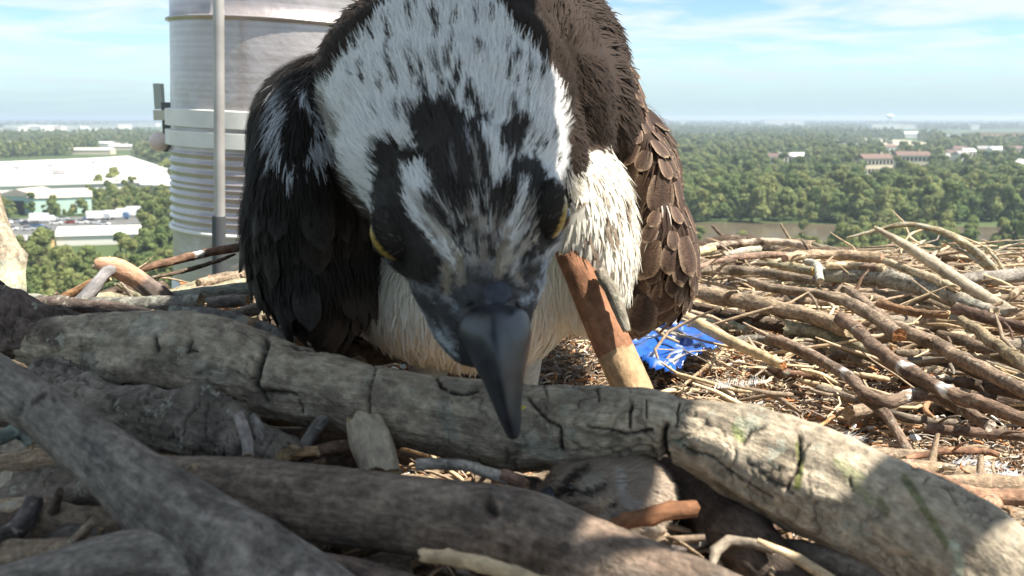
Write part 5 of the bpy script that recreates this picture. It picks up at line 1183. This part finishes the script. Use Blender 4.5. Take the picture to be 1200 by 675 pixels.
def paint_body(V, Nn):
    px, py, d = proj(V)
    D = np.stack([evald(e, V) for e in ALL], 1); gi = D.argmin(1); g = np.array([e['g'] for e in ALL])[gi]
    n = len(V); c = np.tile(BRN, (n, 1)).astype(float)
    c *= (.65 + .8 * fbm(V * 120, 3, 40))[:, None]
    jx = (vnoise(V * 700, 51) - .5) * 14; jy = (vnoise(V * 700, 52) - .5) * 20; X, Y = px + jx, py + jy
    # head and neck white
    hd = np.isin(g, ('head', 'face', 'neck'))
    white = np.tile(WH, (n, 1)) * (.93 + .1 * fbm(V * 200, 2, 3))[:, None]
    ch = paint_head(V, white)
    edge_r = np.interp(py, [-40, 20, 60, 100, 140, 180, 240, 300], [560, 592, 628, 655, 664, 668, 672, 672])
    edge_l = np.interp(py, [-40, 0, 60, 110, 150, 190, 250, 300], [480, 455, 410, 368, 370, 380, 420, 430])
    isw = hd | ((g == 'nape') & (d < .47))
    inside_ = (X < edge_r) & (X > edge_l)
    c = np.where((isw & inside_)[:, None], ch, c)
    # nape top: white and brown streaks
    m = (g == 'nape') & (py < 45)
    st = fbm(np.stack([px / 16, py / 60, d * 0], 1), 3, 77); c = np.where((m & (st > .52) & (X > 455) & (X < 600))[:, None], np.array([.62, .52, .42]), c)
    c = np.where((m & (st <= .52))[:, None], np.array(BRN) * 1.2, c)
    # eye stripe down the left side of the neck, smudges
    for p, w, cc, a in (([(366, 140), (376, 160), (390, 186), (408, 218), (425, 245), (436, 262)], 7, (.07, .05, .038), .97), ([(374, 112), (384, 135), (396, 158)], 8, (.16, .12, .09), .7), ([(660, 200), (680, 230), (672, 262)], 9, (.12, .075, .05), .9)):
        if p[0][0] == 660: continue
        c = mixc(c, cc, np.clip((w - polydist(X, Y, p)) / 2.5, 0, 1) * a)
    c = mixc(c, (.62, .66, .70), np.clip((9 - polydist(X, Y, [(404, 262), (414, 276), (426, 290)])) / 4, 0, 1) * .8)
    m = inpoly(X, Y, [(312, 108), (372, 108), (372, 150), (368, 165), (335, 190), (322, 150)]) & (st > .38) & (d < .5); c = np.where(m[:, None], np.array([.62, .64, .70]), c)
    # breast and belly
    lowneck = (g == 'nape') & (Y > 205 - (X - 668) * .35) & (X > edge_r)
    bb = lowneck | np.isin(g, ('breast', 'belly', 'body')) & ((Nn @ np.array(CF) < .15) | (g != 'body'))
    cream = np.tile(CRM, (n, 1)) * (.9 + .2 * fbm(V * 150, 2, 61))[:, None]
    for p, w in (([(695, 204), (713, 222)], 3), ([(673, 238), (701, 240)], 2), ([(675, 241), (687, 256)], 2.6), ([(685, 264), (698, 271)], 3), ([(713, 256), (724, 273)], 4.5), ([(722, 236), (728, 246)], 3), ([(732, 222), (735, 248)], 3), ([(706, 280), (700, 295), (692, 312)], 6), ([(700, 225), (706, 232)], 2), ([(668, 300), (676, 312)], 2.5)):
        cream = mixc(cream, (.17, .11, .07), np.clip((w - polydist(px + jx * .3, py + jy * .3, p)) / 1.5, 0, 1) * .9)
    c = np.where((bb & ((Y > 176) | lowneck))[:, None], cream, c)
    c = np.where((bb & (Y <= 176))[:, None], np.array(LBR), c)
    return c, g
def M_feather(name, barb=0, rough=.75):
    m = bpy.data.materials.new(name); m.use_nodes = True; t = m.node_tree; b = t.nodes['Principled BSDF']
    b.inputs['Roughness'].default_value = rough; b.inputs['Specular IOR Level'].default_value = .22
    b.inputs['Sheen Weight'].default_value = .03
    at = N(t, 'ShaderNodeAttribute', attribute_name='Col'); last = at.outputs['Vector']
    if barb:
        sc = N(t, 'ShaderNodeAttribute', attribute_name='sco'); oi = N(t, 'ShaderNodeObjectInfo')
        mp = N(t, 'ShaderNodeVectorMath', operation='MULTIPLY'); mp.inputs[1].default_value = (5, 34, 1); t.links.new(sc.outputs['Vector'], mp.inputs[0])
        n = N(t, 'ShaderNodeTexNoise'); n.noise_dimensions = '4D'; n.inputs['Scale'].default_value = 1; n.inputs['Detail'].default_value = 4
        t.links.new(mp.outputs[0], n.inputs['Vector']); t.links.new(oi.outputs['Random'], n.inputs['W'])
        r = N(t, 'ShaderNodeMapRange'); r.inputs[1].default_value = .3; r.inputs[2].default_value = .7; r.inputs[3].default_value = 1 - barb; r.inputs[4].default_value = 1 + barb
        t.links.new(n.outputs['Fac'], r.inputs[0]); ms = N(t, 'ShaderNodeMath', operation='MULTIPLY_ADD'); ms.inputs[1].default_value = .5; ms.inputs[2].default_value = .75
        t.links.new(oi.outputs['Random'], ms.inputs[0]); mm = N(t, 'ShaderNodeMath', operation='MULTIPLY'); t.links.new(ms.outputs[0], mm.inputs[0]); t.links.new(r.outputs[0], mm.inputs[1])
        vm = N(t, 'ShaderNodeVectorMath', operation='SCALE'); t.links.new(last, vm.inputs[0]); t.links.new(mm.outputs[0], vm.inputs['Scale']); last = vm.outputs[0]
        bp = N(t, 'ShaderNodeBump'); bp.inputs['Strength'].default_value = .5; bp.inputs['Distance'].default_value = .0006; t.links.new(n.outputs['Fac'], bp.inputs['Height']); t.links.new(bp.outputs[0], b.inputs['Normal'])
    t.links.new(last, b.inputs['Base Color'])
    if not barb:
        tr = N(t, 'ShaderNodeBsdfTranslucent'); t.links.new(last, tr.inputs[0]); mx_ = N(t, 'ShaderNodeMixShader'); mx_.inputs[0].default_value = .22
        t.links.new(b.outputs[0], mx_.inputs[1]); t.links.new(tr.outputs[0], mx_.inputs[2]); t.links.new(mx_.outputs[0], t.nodes['Material Output'].inputs[0])
    return m
FEA = M_feather('plumage'); COV = M_feather('covert_feather', barb=.45, rough=.6)
V, NN, T = mesh_np(body); c, g = paint_body(V, NN)
a = body.data.color_attributes.new('Col', 'FLOAT_COLOR', 'POINT'); cc = np.ones((len(V), 4)); cc[:, :3] = c * .95; a.data.foreach_set('color', cc.ravel()); body.data.materials.append(FEA)

def blades(p, nn, dirs, Ln, Wd, lift, cols, rs, bend=.0):
    n = len(p); t = norm(dirs - nn * (dirs * nn).sum(1)[:, None]); t = norm(t + rs.normal(0, .13, (n, 3))); s = norm(np.cross(nn, t))
    Ln = Ln[:, None]; Wd = Wd[:, None]; lf = (lift * rs.uniform(.3, 1.5, n))[:, None]
    r0 = p - nn * .0004; m = p + t * Ln * .5 + nn * lf * Ln * .5; e = p + t * Ln + nn * (lf * .6 - bend) * Ln
    V = np.stack([r0 - s * Wd * .4, r0 + s * Wd * .4, m - s * Wd * .5, m + s * Wd * .5, e - s * Wd * .15, e + s * Wd * .15], 1).reshape(-1, 3)
    b = np.arange(n) * 6; Fq = np.concatenate([np.stack([b, b + 1, b + 3, b + 2], 1), np.stack([b + 2, b + 3, b + 5, b + 4], 1)])
    return V, Fq, np.repeat(cols, 6, 0)
rs = np.random.default_rng(77)
BK = np.array(P(576, 380, .29))
# fine plumage of head and neck
p, nn = sample(body, 640000, rs)
flp = norm(p - BK); flp = norm(flp - nn * (flp * nn).sum(1)[:, None])
c, g = paint_body(p + flp * .0022, nn)
hd = np.isin(g, ('head', 'face', 'neck')); keep_h = hd & (nn @ np.array(CF) < .35)
px, py, d = proj(p)
k = np.where(keep_h)[0]; k = k[:170000]
ph, nh, ch, gh = p[k], nn[k], c[k], g[k]
px, py, d = proj(ph)
fl = norm(ph - BK); 
Lh = np.where(gh == 'face', .0026, .0044) * rs.uniform(.7, 1.3, len(k)) * np.clip((372 - py) / 110 + .55, .5, 1.6)
Wh = np.full(len(k), .00024) * rs.uniform(.7, 1.5, len(k))
ch = ch * rs.uniform(.82, 1.12, (len(k), 1))
Vh, Fh, Ch = blades(ph, nh, fl, Lh, Wh, np.full(len(k), .08), ch, rs, bend=.04)
o = mesh_obj('head_plumage', Vh, Fh, FEA, cols=Ch); o['kind'] = 'stuff'; adopt(o)
# body plumage
k = np.where(~hd)[0][:110000]; pb, nb_, cb2, gb = p[k], nn[k], c[k], g[k]
px, py, d = proj(pb)
up = np.array([0, .55, -.1]); dn = np.array([.0, .15, -1.0])
isb = np.isin(gb, ('breast', 'belly', 'body'))
fl = np.where(isb[:, None], dn[None], np.where((gb == 'nape')[:, None], np.array([0, .6, .25]) + norm(pb - BK) * .3 + (np.where(py > 60, 1, 0)[:, None]) * np.array([.12, .1, -.9]), np.array([0, .8, -.5])))
sz = np.where(isb, .0085, np.where(gb == 'nape', .009, .010)) * rs.uniform(.7, 1.3, len(k)); wd = np.where(isb, .0010, np.where(gb == 'nape', .00055, .0009)) * rs.uniform(.7, 1.4, len(k))
Vb, Fb, Cb = blades(pb, nb_, fl, sz, wd, np.where(isb, .005, .04), cb2 * rs.uniform(.90, 1.08, (len(k), 1)), rs, bend=.06)
o = mesh_obj('body_plumage', Vb, Fb, FEA, cols=Cb); o['kind'] = 'stuff'; adopt(o)

# ---- wings
def feather_mesh(L, Wd, col, edge_c, seed, bendf=.07):
    nu, nv = 7, 8; V, C_, S = [], [], []; rs2 = np.random.default_rng(seed)
    for i in range(nv):
        t = i / (nv - 1); w = Wd * (math.sin(math.pi * min(1, t * .62 + .16)) ** .7) * (1 if t < .75 else math.sqrt(max(0, 1 - ((t - .75) / .27) ** 2)))
        for j in range(nu):
            u = -1 + 2 * j / (nu - 1)
            V.append((u * w, t * L - abs(u) * .06 * L * (t > .7), .16 * Wd * (1 - u * u) - bendf * L * t * t + rs2.normal(0, .01) * Wd))
            e = max(abs(u) ** 6 * .8, max(0, (t - .84) / .16) ** 1.1); sh = 1 - .35 * math.exp(-(u / .12) ** 2)
            C_.append(np.array(col) * sh * (1 - e) + np.array(edge_c) * e); S.append((u, t, seed * .1))
    f = [(i * nu + j, i * nu + j + 1, (i + 1) * nu + j + 1, (i + 1) * nu + j) for i in range(nv - 1) for j in range(nu - 1)]
    o = mesh_obj('feather', V, f, COV, cols=C_, sco=S); return o
def wing(es, name, spacing, col, edge_c, Lf, Wf, flow, label, seed, maxn=290, barb_n=9000, facing=.25, spc=1, lift=.07, dmax=.56, off=.0006):
    rs = np.random.default_rng(seed)
    w = ell_mesh(es, .003, 5, 'wing'); adopt(w)
    V, NN, T = mesh_np(w); c = np.tile(np.array(col) * .6, (len(V), 1)); a = w.data.color_attributes.new('Col', 'FLOAT_COLOR', 'POINT'); cc = np.ones((len(V), 4)); cc[:, :3] = c; a.data.foreach_set('color', cc.ravel()); w.data.materials.append(FEA)
    if label: w['label'] = label
    protos_ = [feather_mesh(1, Wf / Lf, col if i % 3 else tuple(x * .75 for x in col), edge_c, seed + i) for i in range(5)]
    used_ = set()
    p, nn = sample(w, 9000, rs); ok = nn @ np.array(CF) < facing
    ok &= proj(p)[2] < dmax
    ex = np.min(np.stack([evald(e, p) for e in ALL], 1), 1) > .97
    p, nn = p[ok & ex], nn[ok & ex]
    sel = []
    for i in range(len(p)):
        if all(((p[i] - p[j]) ** 2).sum() > spacing ** 2 for j in sel): sel.append(i)
        if len(sel) >= maxn: break
    for i in sel:
        n_ = Vector(nn[i]); fdir = Vector(flow(p[i], nn[i])) + Vector(rs.normal(0, .045, 3)); t_ = (fdir - n_ * fdir.dot(n_)).normalized(); s_ = t_.cross(n_).normalized()
        # lift the tip a little so that feathers overlap like tiles
        t2 = (t_ + n_ * lift).normalized(); n2 = s_.cross(t2).normalized()
        k_ = int(rs.integers(0, 5)); o = protos_[k_] if k_ not in used_ else protos_[k_].copy()
        if k_ in used_: COL.objects.link(o)
        used_.add(k_)
        sc_ = Lf * rs.uniform(.78, 1.25) * (.62 if nn[i][2] > .25 else 1); M = Matrix((s_, t2, n2)).transposed().to_4x4()
        o.parent = w; o.matrix_parent_inverse = Matrix()
        o.matrix_basis = Matrix.Translation(Vector(p[i]) + n_ * off) @ M @ Matrix.Scale(sc_, 4)
    for k_ in range(5):
        if k_ not in used_: bpy.data.objects.remove(protos_[k_])
    # loose barbs over the feathers, for softness
    p, nn = sample(w, barb_n, rs); fl_ = np.array([flow(a, b) for a, b in zip(p, nn)])
    cb3 = np.tile(col, (len(p), 1)) * rs.uniform(.5, 1.6, (len(p), 1)); m = rs.uniform(0, 1, len(p)) < .03; cb3[m] = edge_c
    qx, qy, qd = proj(p); st_ = fbm(np.stack([qx / 9, qy / 40, qd * 0], 1), 3, 9)
    mw = inpoly(qx + (qy - 150) * .25, qy, [(318, 100), (385, 100), (385, 175), (350, 205), (330, 175)]) & (st_ > .52); cb3[mw] = np.array([.5, .52, .56]) * rs.uniform(.6, 1.1, (mw.sum(), 1))
    mw = (polydist(qx, qy, [(772, 232), (782, 242)]) < 5) | (polydist(qx, qy, [(758, 266), (768, 272)]) < 5); cb3[mw] = (.6, .52, .44)
    Vb, Fb, Cb = blades(p + nn * (.0012 + (.0012 if barb_n > 50000 else 0)), nn, fl_, rs.uniform(.006, .014, len(p)), rs.uniform(.0003, .0007, len(p)), np.full(len(p), .05), cb3, rs, bend=.12)
    o = mesh_obj('wing_barbs', Vb, Fb, FEA, cols=Cb); o['kind'] = 'stuff'; o.parent = w
    return w
WL = [ell(380, 235, .435, 74, 140, .060, rot=-3, roty=6), ell(382, 318, .430, 62, 72, .045, rot=0), ell(398, 135, .46, 66, 62, .05), ell(400, 190, .62, 80, 100, .14), ell(348, 270, .44, 48, 95, .05, rot=0)]
WR = [ell(764, 288, .50, 45, 86, .045, rot=8), ell(742, 342, .495, 32, 42, .03, rot=20), ell(752, 215, .51, 34, 80, .05, rot=18), ell(720, 150, .53, 32, 100, .06, rot=14), ell(735, 240, .66, 50, 110, .13)]
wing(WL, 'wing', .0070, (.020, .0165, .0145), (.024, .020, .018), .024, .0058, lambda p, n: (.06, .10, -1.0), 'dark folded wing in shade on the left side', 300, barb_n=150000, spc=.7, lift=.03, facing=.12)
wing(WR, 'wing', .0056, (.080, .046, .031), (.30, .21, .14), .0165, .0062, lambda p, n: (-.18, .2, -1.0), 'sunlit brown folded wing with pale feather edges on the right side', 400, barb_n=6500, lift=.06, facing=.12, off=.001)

# ---- beak, cere, eyes
def loft(name, rings, mat, n=28, sharp=.0, hook=None):
    """rings: (px, py, depth, half width px, depth radius m, ridge)"""
    V, f, S = [], [], []
    rc = catmull(np.array(rings, float), 40)
    for k, (x, y, d, hw, rz, rdg) in enumerate(rc):
        c = np.array(P(x, y, d)); hw = max(hw, .4) / F * d; rz = max(rz, .0003)
        for j in range(n):
            a = 2 * math.pi * j / n; ca, sa = math.cos(a), math.sin(a)
            fr = max(0, sa)      # towards the camera
            w = ca * hw * (1 - rdg * fr ** 2); dz = sa * rz * (1 + rdg * .35 * max(0, sa) ** 6)
            V.append(c + np.array(CR) * w - np.array(CF) * dz); S.append((ca * .01, sa * .01, k * .001))
    for k in range(len(rc) - 1):
        for j in range(n): f.append((k * n + j, (k + 1) * n + j, (k + 1) * n + (j + 1) % n, k * n + (j + 1) % n))
    f.append(tuple(range(n))); f.append(tuple(range((len(rc) - 1) * n, len(rc) * n))[::-1])
    return mesh_obj(name, V, f, mat, sco=S)
def M_beak():
    m = bpy.data.materials.new('beak_horn'); m.use_nodes = True; t = m.node_tree; b = t.nodes['Principled BSDF']
    c = N(t, 'ShaderNodeTexCoord'); n = N(t, 'ShaderNodeTexNoise'); n.inputs['Scale'].default_value = 160; n.inputs['Detail'].default_value = 6; t.links.new(c.outputs['Object'], n.inputs['Vector'])
    r = N(t, 'ShaderNodeValToRGB'); r.color_ramp.elements[0].color = (.010, .011, .014, 1); r.color_ramp.elements[1].color = (.030, .034, .045, 1); r.color_ramp.elements[0].position = .35; r.color_ramp.elements[1].position = .65
    t.links.new(n.outputs['Fac'], r.inputs[0]); t.links.new(r.outputs[0], b.inputs['Base Color']); b.inputs['Roughness'].default_value = .42; b.inputs['Specular IOR Level'].default_value = .5
    bp = N(t, 'ShaderNodeBump'); bp.inputs['Strength'].default_value = .25; bp.inputs['Distance'].default_value = .0006; t.links.new(n.outputs['Fac'], bp.inputs['Height']); t.links.new(bp.outputs[0], b.inputs['Normal']); return m
BEAK = M_beak()
o = loft('upper_beak', [(577, 354, .302, 28, .009, .3), (579, 366, .298, 38, .014, .4), (580, 388, .296, 43, .017, .45), (584, 415, .293, 35, .016, .5), (590, 450, .290, 23, .013, .45), (596, 483, .288, 15, .010, .35), (600, 503, .288, 10, .007, .2), (601, 512, .290, 6.5, .005, .1)], BEAK); adopt(o)
lb = loft('lower_beak', [(574, 372, .308, 30, .009, 0), (572, 400, .306, 30, .009, 0), (578, 430, .303, 22, .007, 0), (586, 460, .300, 12, .005, 0), (590, 474, .299, 4, .003, 0)], BEAK); adopt(lb)
CERE = M_simple('cere_skin', (.035, .04, .055), rough=.75, nscale=220, namt=.5, bump=.5, bscale=400)
o = ell_mesh([ell(578, 350, .302, 32, 30, .0115, rot=5), ell(566, 330, .306, 27, 28, .011), ell(600, 350, .304, 17, 26, .009), ell(554, 352, .304, 16, 24, .009)], .0011, 4, 'cere'); o.data.materials.append(CERE); adopt(o)
for (x, y) in ((549, 355), (607, 357)):
    e = ell(x, y, .290, 5, 2.6, .002, rot=40 if x < 575 else -50); n_ = ell_mesh([e], .0004, 1, 'nostril'); n_.data.materials.append(M_simple('nostril_dark', (.01, .01, .01), rough=.6)); adopt(n_)
def M_eye():
    m = M_simple('eye_yellow', (.32, .215, .045), rough=.3, nscale=500, namt=.25, spec=.6); return m
EYE = M_eye(); PUP = M_simple('pupil_black', (.005, .005, .006), rough=.08, spec=.7); LID = M_simple('eyelid', (.02, .02, .022), rough=.5)
for (x, y, d, sx, rx, ry, rot) in ((457, 280, .3165, -1, 20, 29, 38), (649, 252, .3165, 1, 15, 30, -14)):
    e = ell(x, y, d, rx, ry, .0075, rot=rot); eo = ell_mesh([e], .0008, 2, 'eye'); eo.data.materials.append(EYE); adopt(eo)
    c0 = e['c'] + e['A'][0] * sx * e['r'][0] * .72 + np.array(CF) * .005
    pe = dict(c=c0, A=e['A'], r=np.array([.0028, .0042, .0042]), g=''); po = ell_mesh([pe], .0006, 2, 'pupil'); po.data.materials.append(PUP); po.parent = eo
    # brow: thick dark lid hooding the eye from the crown side
    b1 = ell(x + (-sx) * 7.4, y - 6.0, d - .0035, rx * 1.02, ry * 1.14, .0084, rot=rot); bo = ell_mesh([b1], .0009, 3, 'brow'); bo.data.materials.append(LID); adopt(bo)
    pp, pn = sample(bo, 9000, rs); m = pn @ np.array(CF) < .3; pp, pn = pp[m], pn[m]
    cw = paint_body(pp, pn)[0] * .5 + np.array((.03, .024, .02)) * .5; cw[rs.uniform(0, 1, len(pp)) < .05] = (.13, .12, .11)
    Vb, Fb, Cb = blades(pp, pn, norm(pp - BK), rs.uniform(.002, .0035, len(pp)), np.full(len(pp), .0004), np.full(len(pp), .2), cw, rs)
    o = mesh_obj('brow_feathers', Vb, Fb, FEA, cols=Cb); o['kind'] = 'stuff'; o.parent = bo
sc_ = ell(612, 478, .2875, 5, 2.2, .0008, rot=25); o = ell_mesh([sc_], .0004, 1, 'food_scrap'); o.data.materials.append(M_simple('yellow_scrap', (.55, .45, .08), rough=.5)); tag(o, 'tiny yellow scrap of food stuck to the edge of the beak', 'food scrap')
# ---- legs, feet, tail (mostly hidden by the log)
SKIN = M_simple('leg_skin', (.42, .44, .42), rough=.7, nscale=300, namt=.2)
for (x, y0) in ((500, 0), (610, 0)):
    a = P(x, 405, .47); ft = Vector((a.x, a.y + .01, -.176))
    V, f, s_, ts, _, _ = tube([a, (a + ft) / 2 + Vector((0, .006, 0)), ft], [.011, .007, .006], sides=12, seg=16, rough=.05, wob=.02, knots=0); lg = mesh_obj('leg', V, f, SKIN, None, cols=np.tile((.42, .44, .42), (len(V), 1))); adopt(lg)
    for an in (-.7, -.1, .5, 3.1):
        dv = Vector((math.sin(an), -math.cos(an), 0)); q0 = ft + Vector((0, 0, .001)); q1 = q0 + dv * .022 + Vector((0, 0, .006)); q2 = q0 + dv * .042
        V, f, s_, ts, _, _ = tube([q0, q1, q2], [.0048, .0045, .004], sides=10, seg=10, rough=.08, wob=.02, knots=0); t_ = mesh_obj('toe', V, f, SKIN); t_.parent = lg
        V, f, s_, ts, _, _ = tube([q2, q2 + dv * .012 + Vector((0, 0, .004)), q2 + dv * .02 - Vector((0, 0, .007))], [.0032, .0024, .0004], sides=8, seg=8, rough=.02, wob=0, knots=0); t_ = mesh_obj('talon', V, f, PUP); t_.parent = lg
tb = P(540, 200, .80)
for i in range(8):
    u = (i - 3.5); fo = feather_mesh(.20, .014, (.07, .045, .03), (.2, .15, .11), 500 + i); fo.name = 'tail_feather'; adopt(fo)
    fo.matrix_basis = Matrix.Translation(tb + Vector((u * .012, -.02, -.03 + abs(u) * .001))) @ Matrix.Rotation(-u * .09, 4, 'Z') @ Matrix.Rotation(-.35, 4, 'X')

# ================================================================== NESTLING
chick = empty('nestling', P(705, 615, .33), 'downy grey brown nestling huddled under the big log, dark stripe through its eye', 'young bird')
CL = np.array(chick.location)
def adopt2(o, parent=None): o.parent = parent or chick; o.matrix_parent_inverse = Matrix.Translation(-Vector(CL)); return o
CE = [ell(674, 574, .308, 36, 26, .016, rot=-8, g='h'), ell(650, 585, .306, 20, 15, .010, g='h'), ell(740, 578, .318, 48, 40, .022, rot=-10, g='b'), ell(705, 602, .310, 52, 24, .016, rot=-14, g='b'), ell(748, 602, .310, 26, 30, .014, rot=20, g='b'), ell(705, 566, .318, 40, 28, .018, g='b')]
cbody = ell_mesh(CE, .0016, 6, 'body'); adopt2(cbody)
def paint_chick(V):
    px, py, d = proj(V); X = px + (vnoise(V * 900, 3) - .5) * 7; Y = py + (vnoise(V * 900, 4) - .5) * 7
    c = np.tile((.52, .43, .34), (len(V), 1)) * (.75 + .5 * fbm(V * 150, 3, 3))[:, None]
    for p, w, cc in (([(656, 575), (664, 560), (676, 553)], 5, (.05, .04, .03)), ([(650, 577), (672, 574), (700, 567)], 3.5, (.03, .025, .02)), ([(680, 562), (692, 558)], 6, (.6, .54, .46)), ([(716, 555), (720, 575), (728, 588), (745, 604)], 5, (.66, .62, .56)),
                     ([(690, 583), (712, 580)], 4, (.7, .58, .42)), ([(642, 578), (652, 580)], 3, (.4, .33, .22)), ([(740, 590), (752, 606), (750, 615)], 6, (.6, .56, .5)), ([(712, 600), (724, 614)], 3, (.30, .27, .24)), ([(640, 560), (638, 548)], 4, (.34, .2, .12)), ([(655, 590), (690, 587), (715, 590)], 2.5, (.06, .045, .04))):
        c = mixc(c, cc, np.clip((w - polydist(X, Y, p)) / 2 + .5, 0, 1) * .9)
    return c
V, NN, T = mesh_np(cbody); c = paint_chick(V); a = cbody.data.color_attributes.new('Col', 'FLOAT_COLOR', 'POINT'); cc = np.ones((len(V), 4)); cc[:, :3] = c * .8; a.data.foreach_set('color', cc.ravel()); cbody.data.materials.append(FEA)
p, nn = sample(cbody, 50000, rs); c = paint_chick(p)
Vb, Fb, Cb = blades(p, nn, norm(p - np.array(P(640, 590, .31))) + np.array([0, 0, -.3]), rs.uniform(.0025, .0045, len(p)), np.full(len(p), .00022), np.full(len(p), .38), c * rs.uniform(.8, 1.15, (len(p), 1)), rs)
o = mesh_obj('down', Vb, Fb, FEA, cols=Cb); o['kind'] = 'stuff'; adopt2(o)
V, f, s_, ts, _, _ = tube([P(646, 583, .296), P(636, 590, .294), P(633, 599, .294)], [.0035, .003, .0006], sides=12, seg=12, rough=.02, wob=0, knots=0); bk = mesh_obj('beak', V, f, BEAK); adopt2(bk)
e = ell(668, 571, .2935, 5, 3.6, .0025, rot=-10); o = ell_mesh([e], .0004, 1, 'eye'); o.data.materials.append(PUP); adopt2(o)
# pale scrap (fish skin) beside the nestling
e = ell(672, 604, .290, 17, 9, .004, rot=-14); o = ell_mesh([e], .0009, 1, 'fish_scrap'); o.data.materials.append(M_simple('fish_skin', (.42, .46, .43), rough=.45, nscale=250, namt=.35, bump=.8, bscale=500)); tag(o, 'pale grey scaly scrap of fish lying against the nestling', 'fish scrap')
# ------------------------------------------------------------------ haze: closed box of even air round everything
hz = bpy.data.materials.new('haze'); hz.use_nodes = True; t = hz.node_tree
t.nodes.remove(t.nodes['Principled BSDF'])
pv = N(t, 'ShaderNodeVolumePrincipled'); pv.inputs['Color'].default_value = (.72, .86, 1, 1); pv.inputs['Density'].default_value = .00020; pv.inputs['Anisotropy'].default_value = .2
t.links.new(pv.outputs[0], t.nodes['Material Output'].inputs['Volume'])
hx = 31000
o = box('haze', -hx, hx, -3500, 46000, GZ - 1.2, 12, hz, None); tag(o, 'thin pale blue air haze over the plain', kind='stuff')
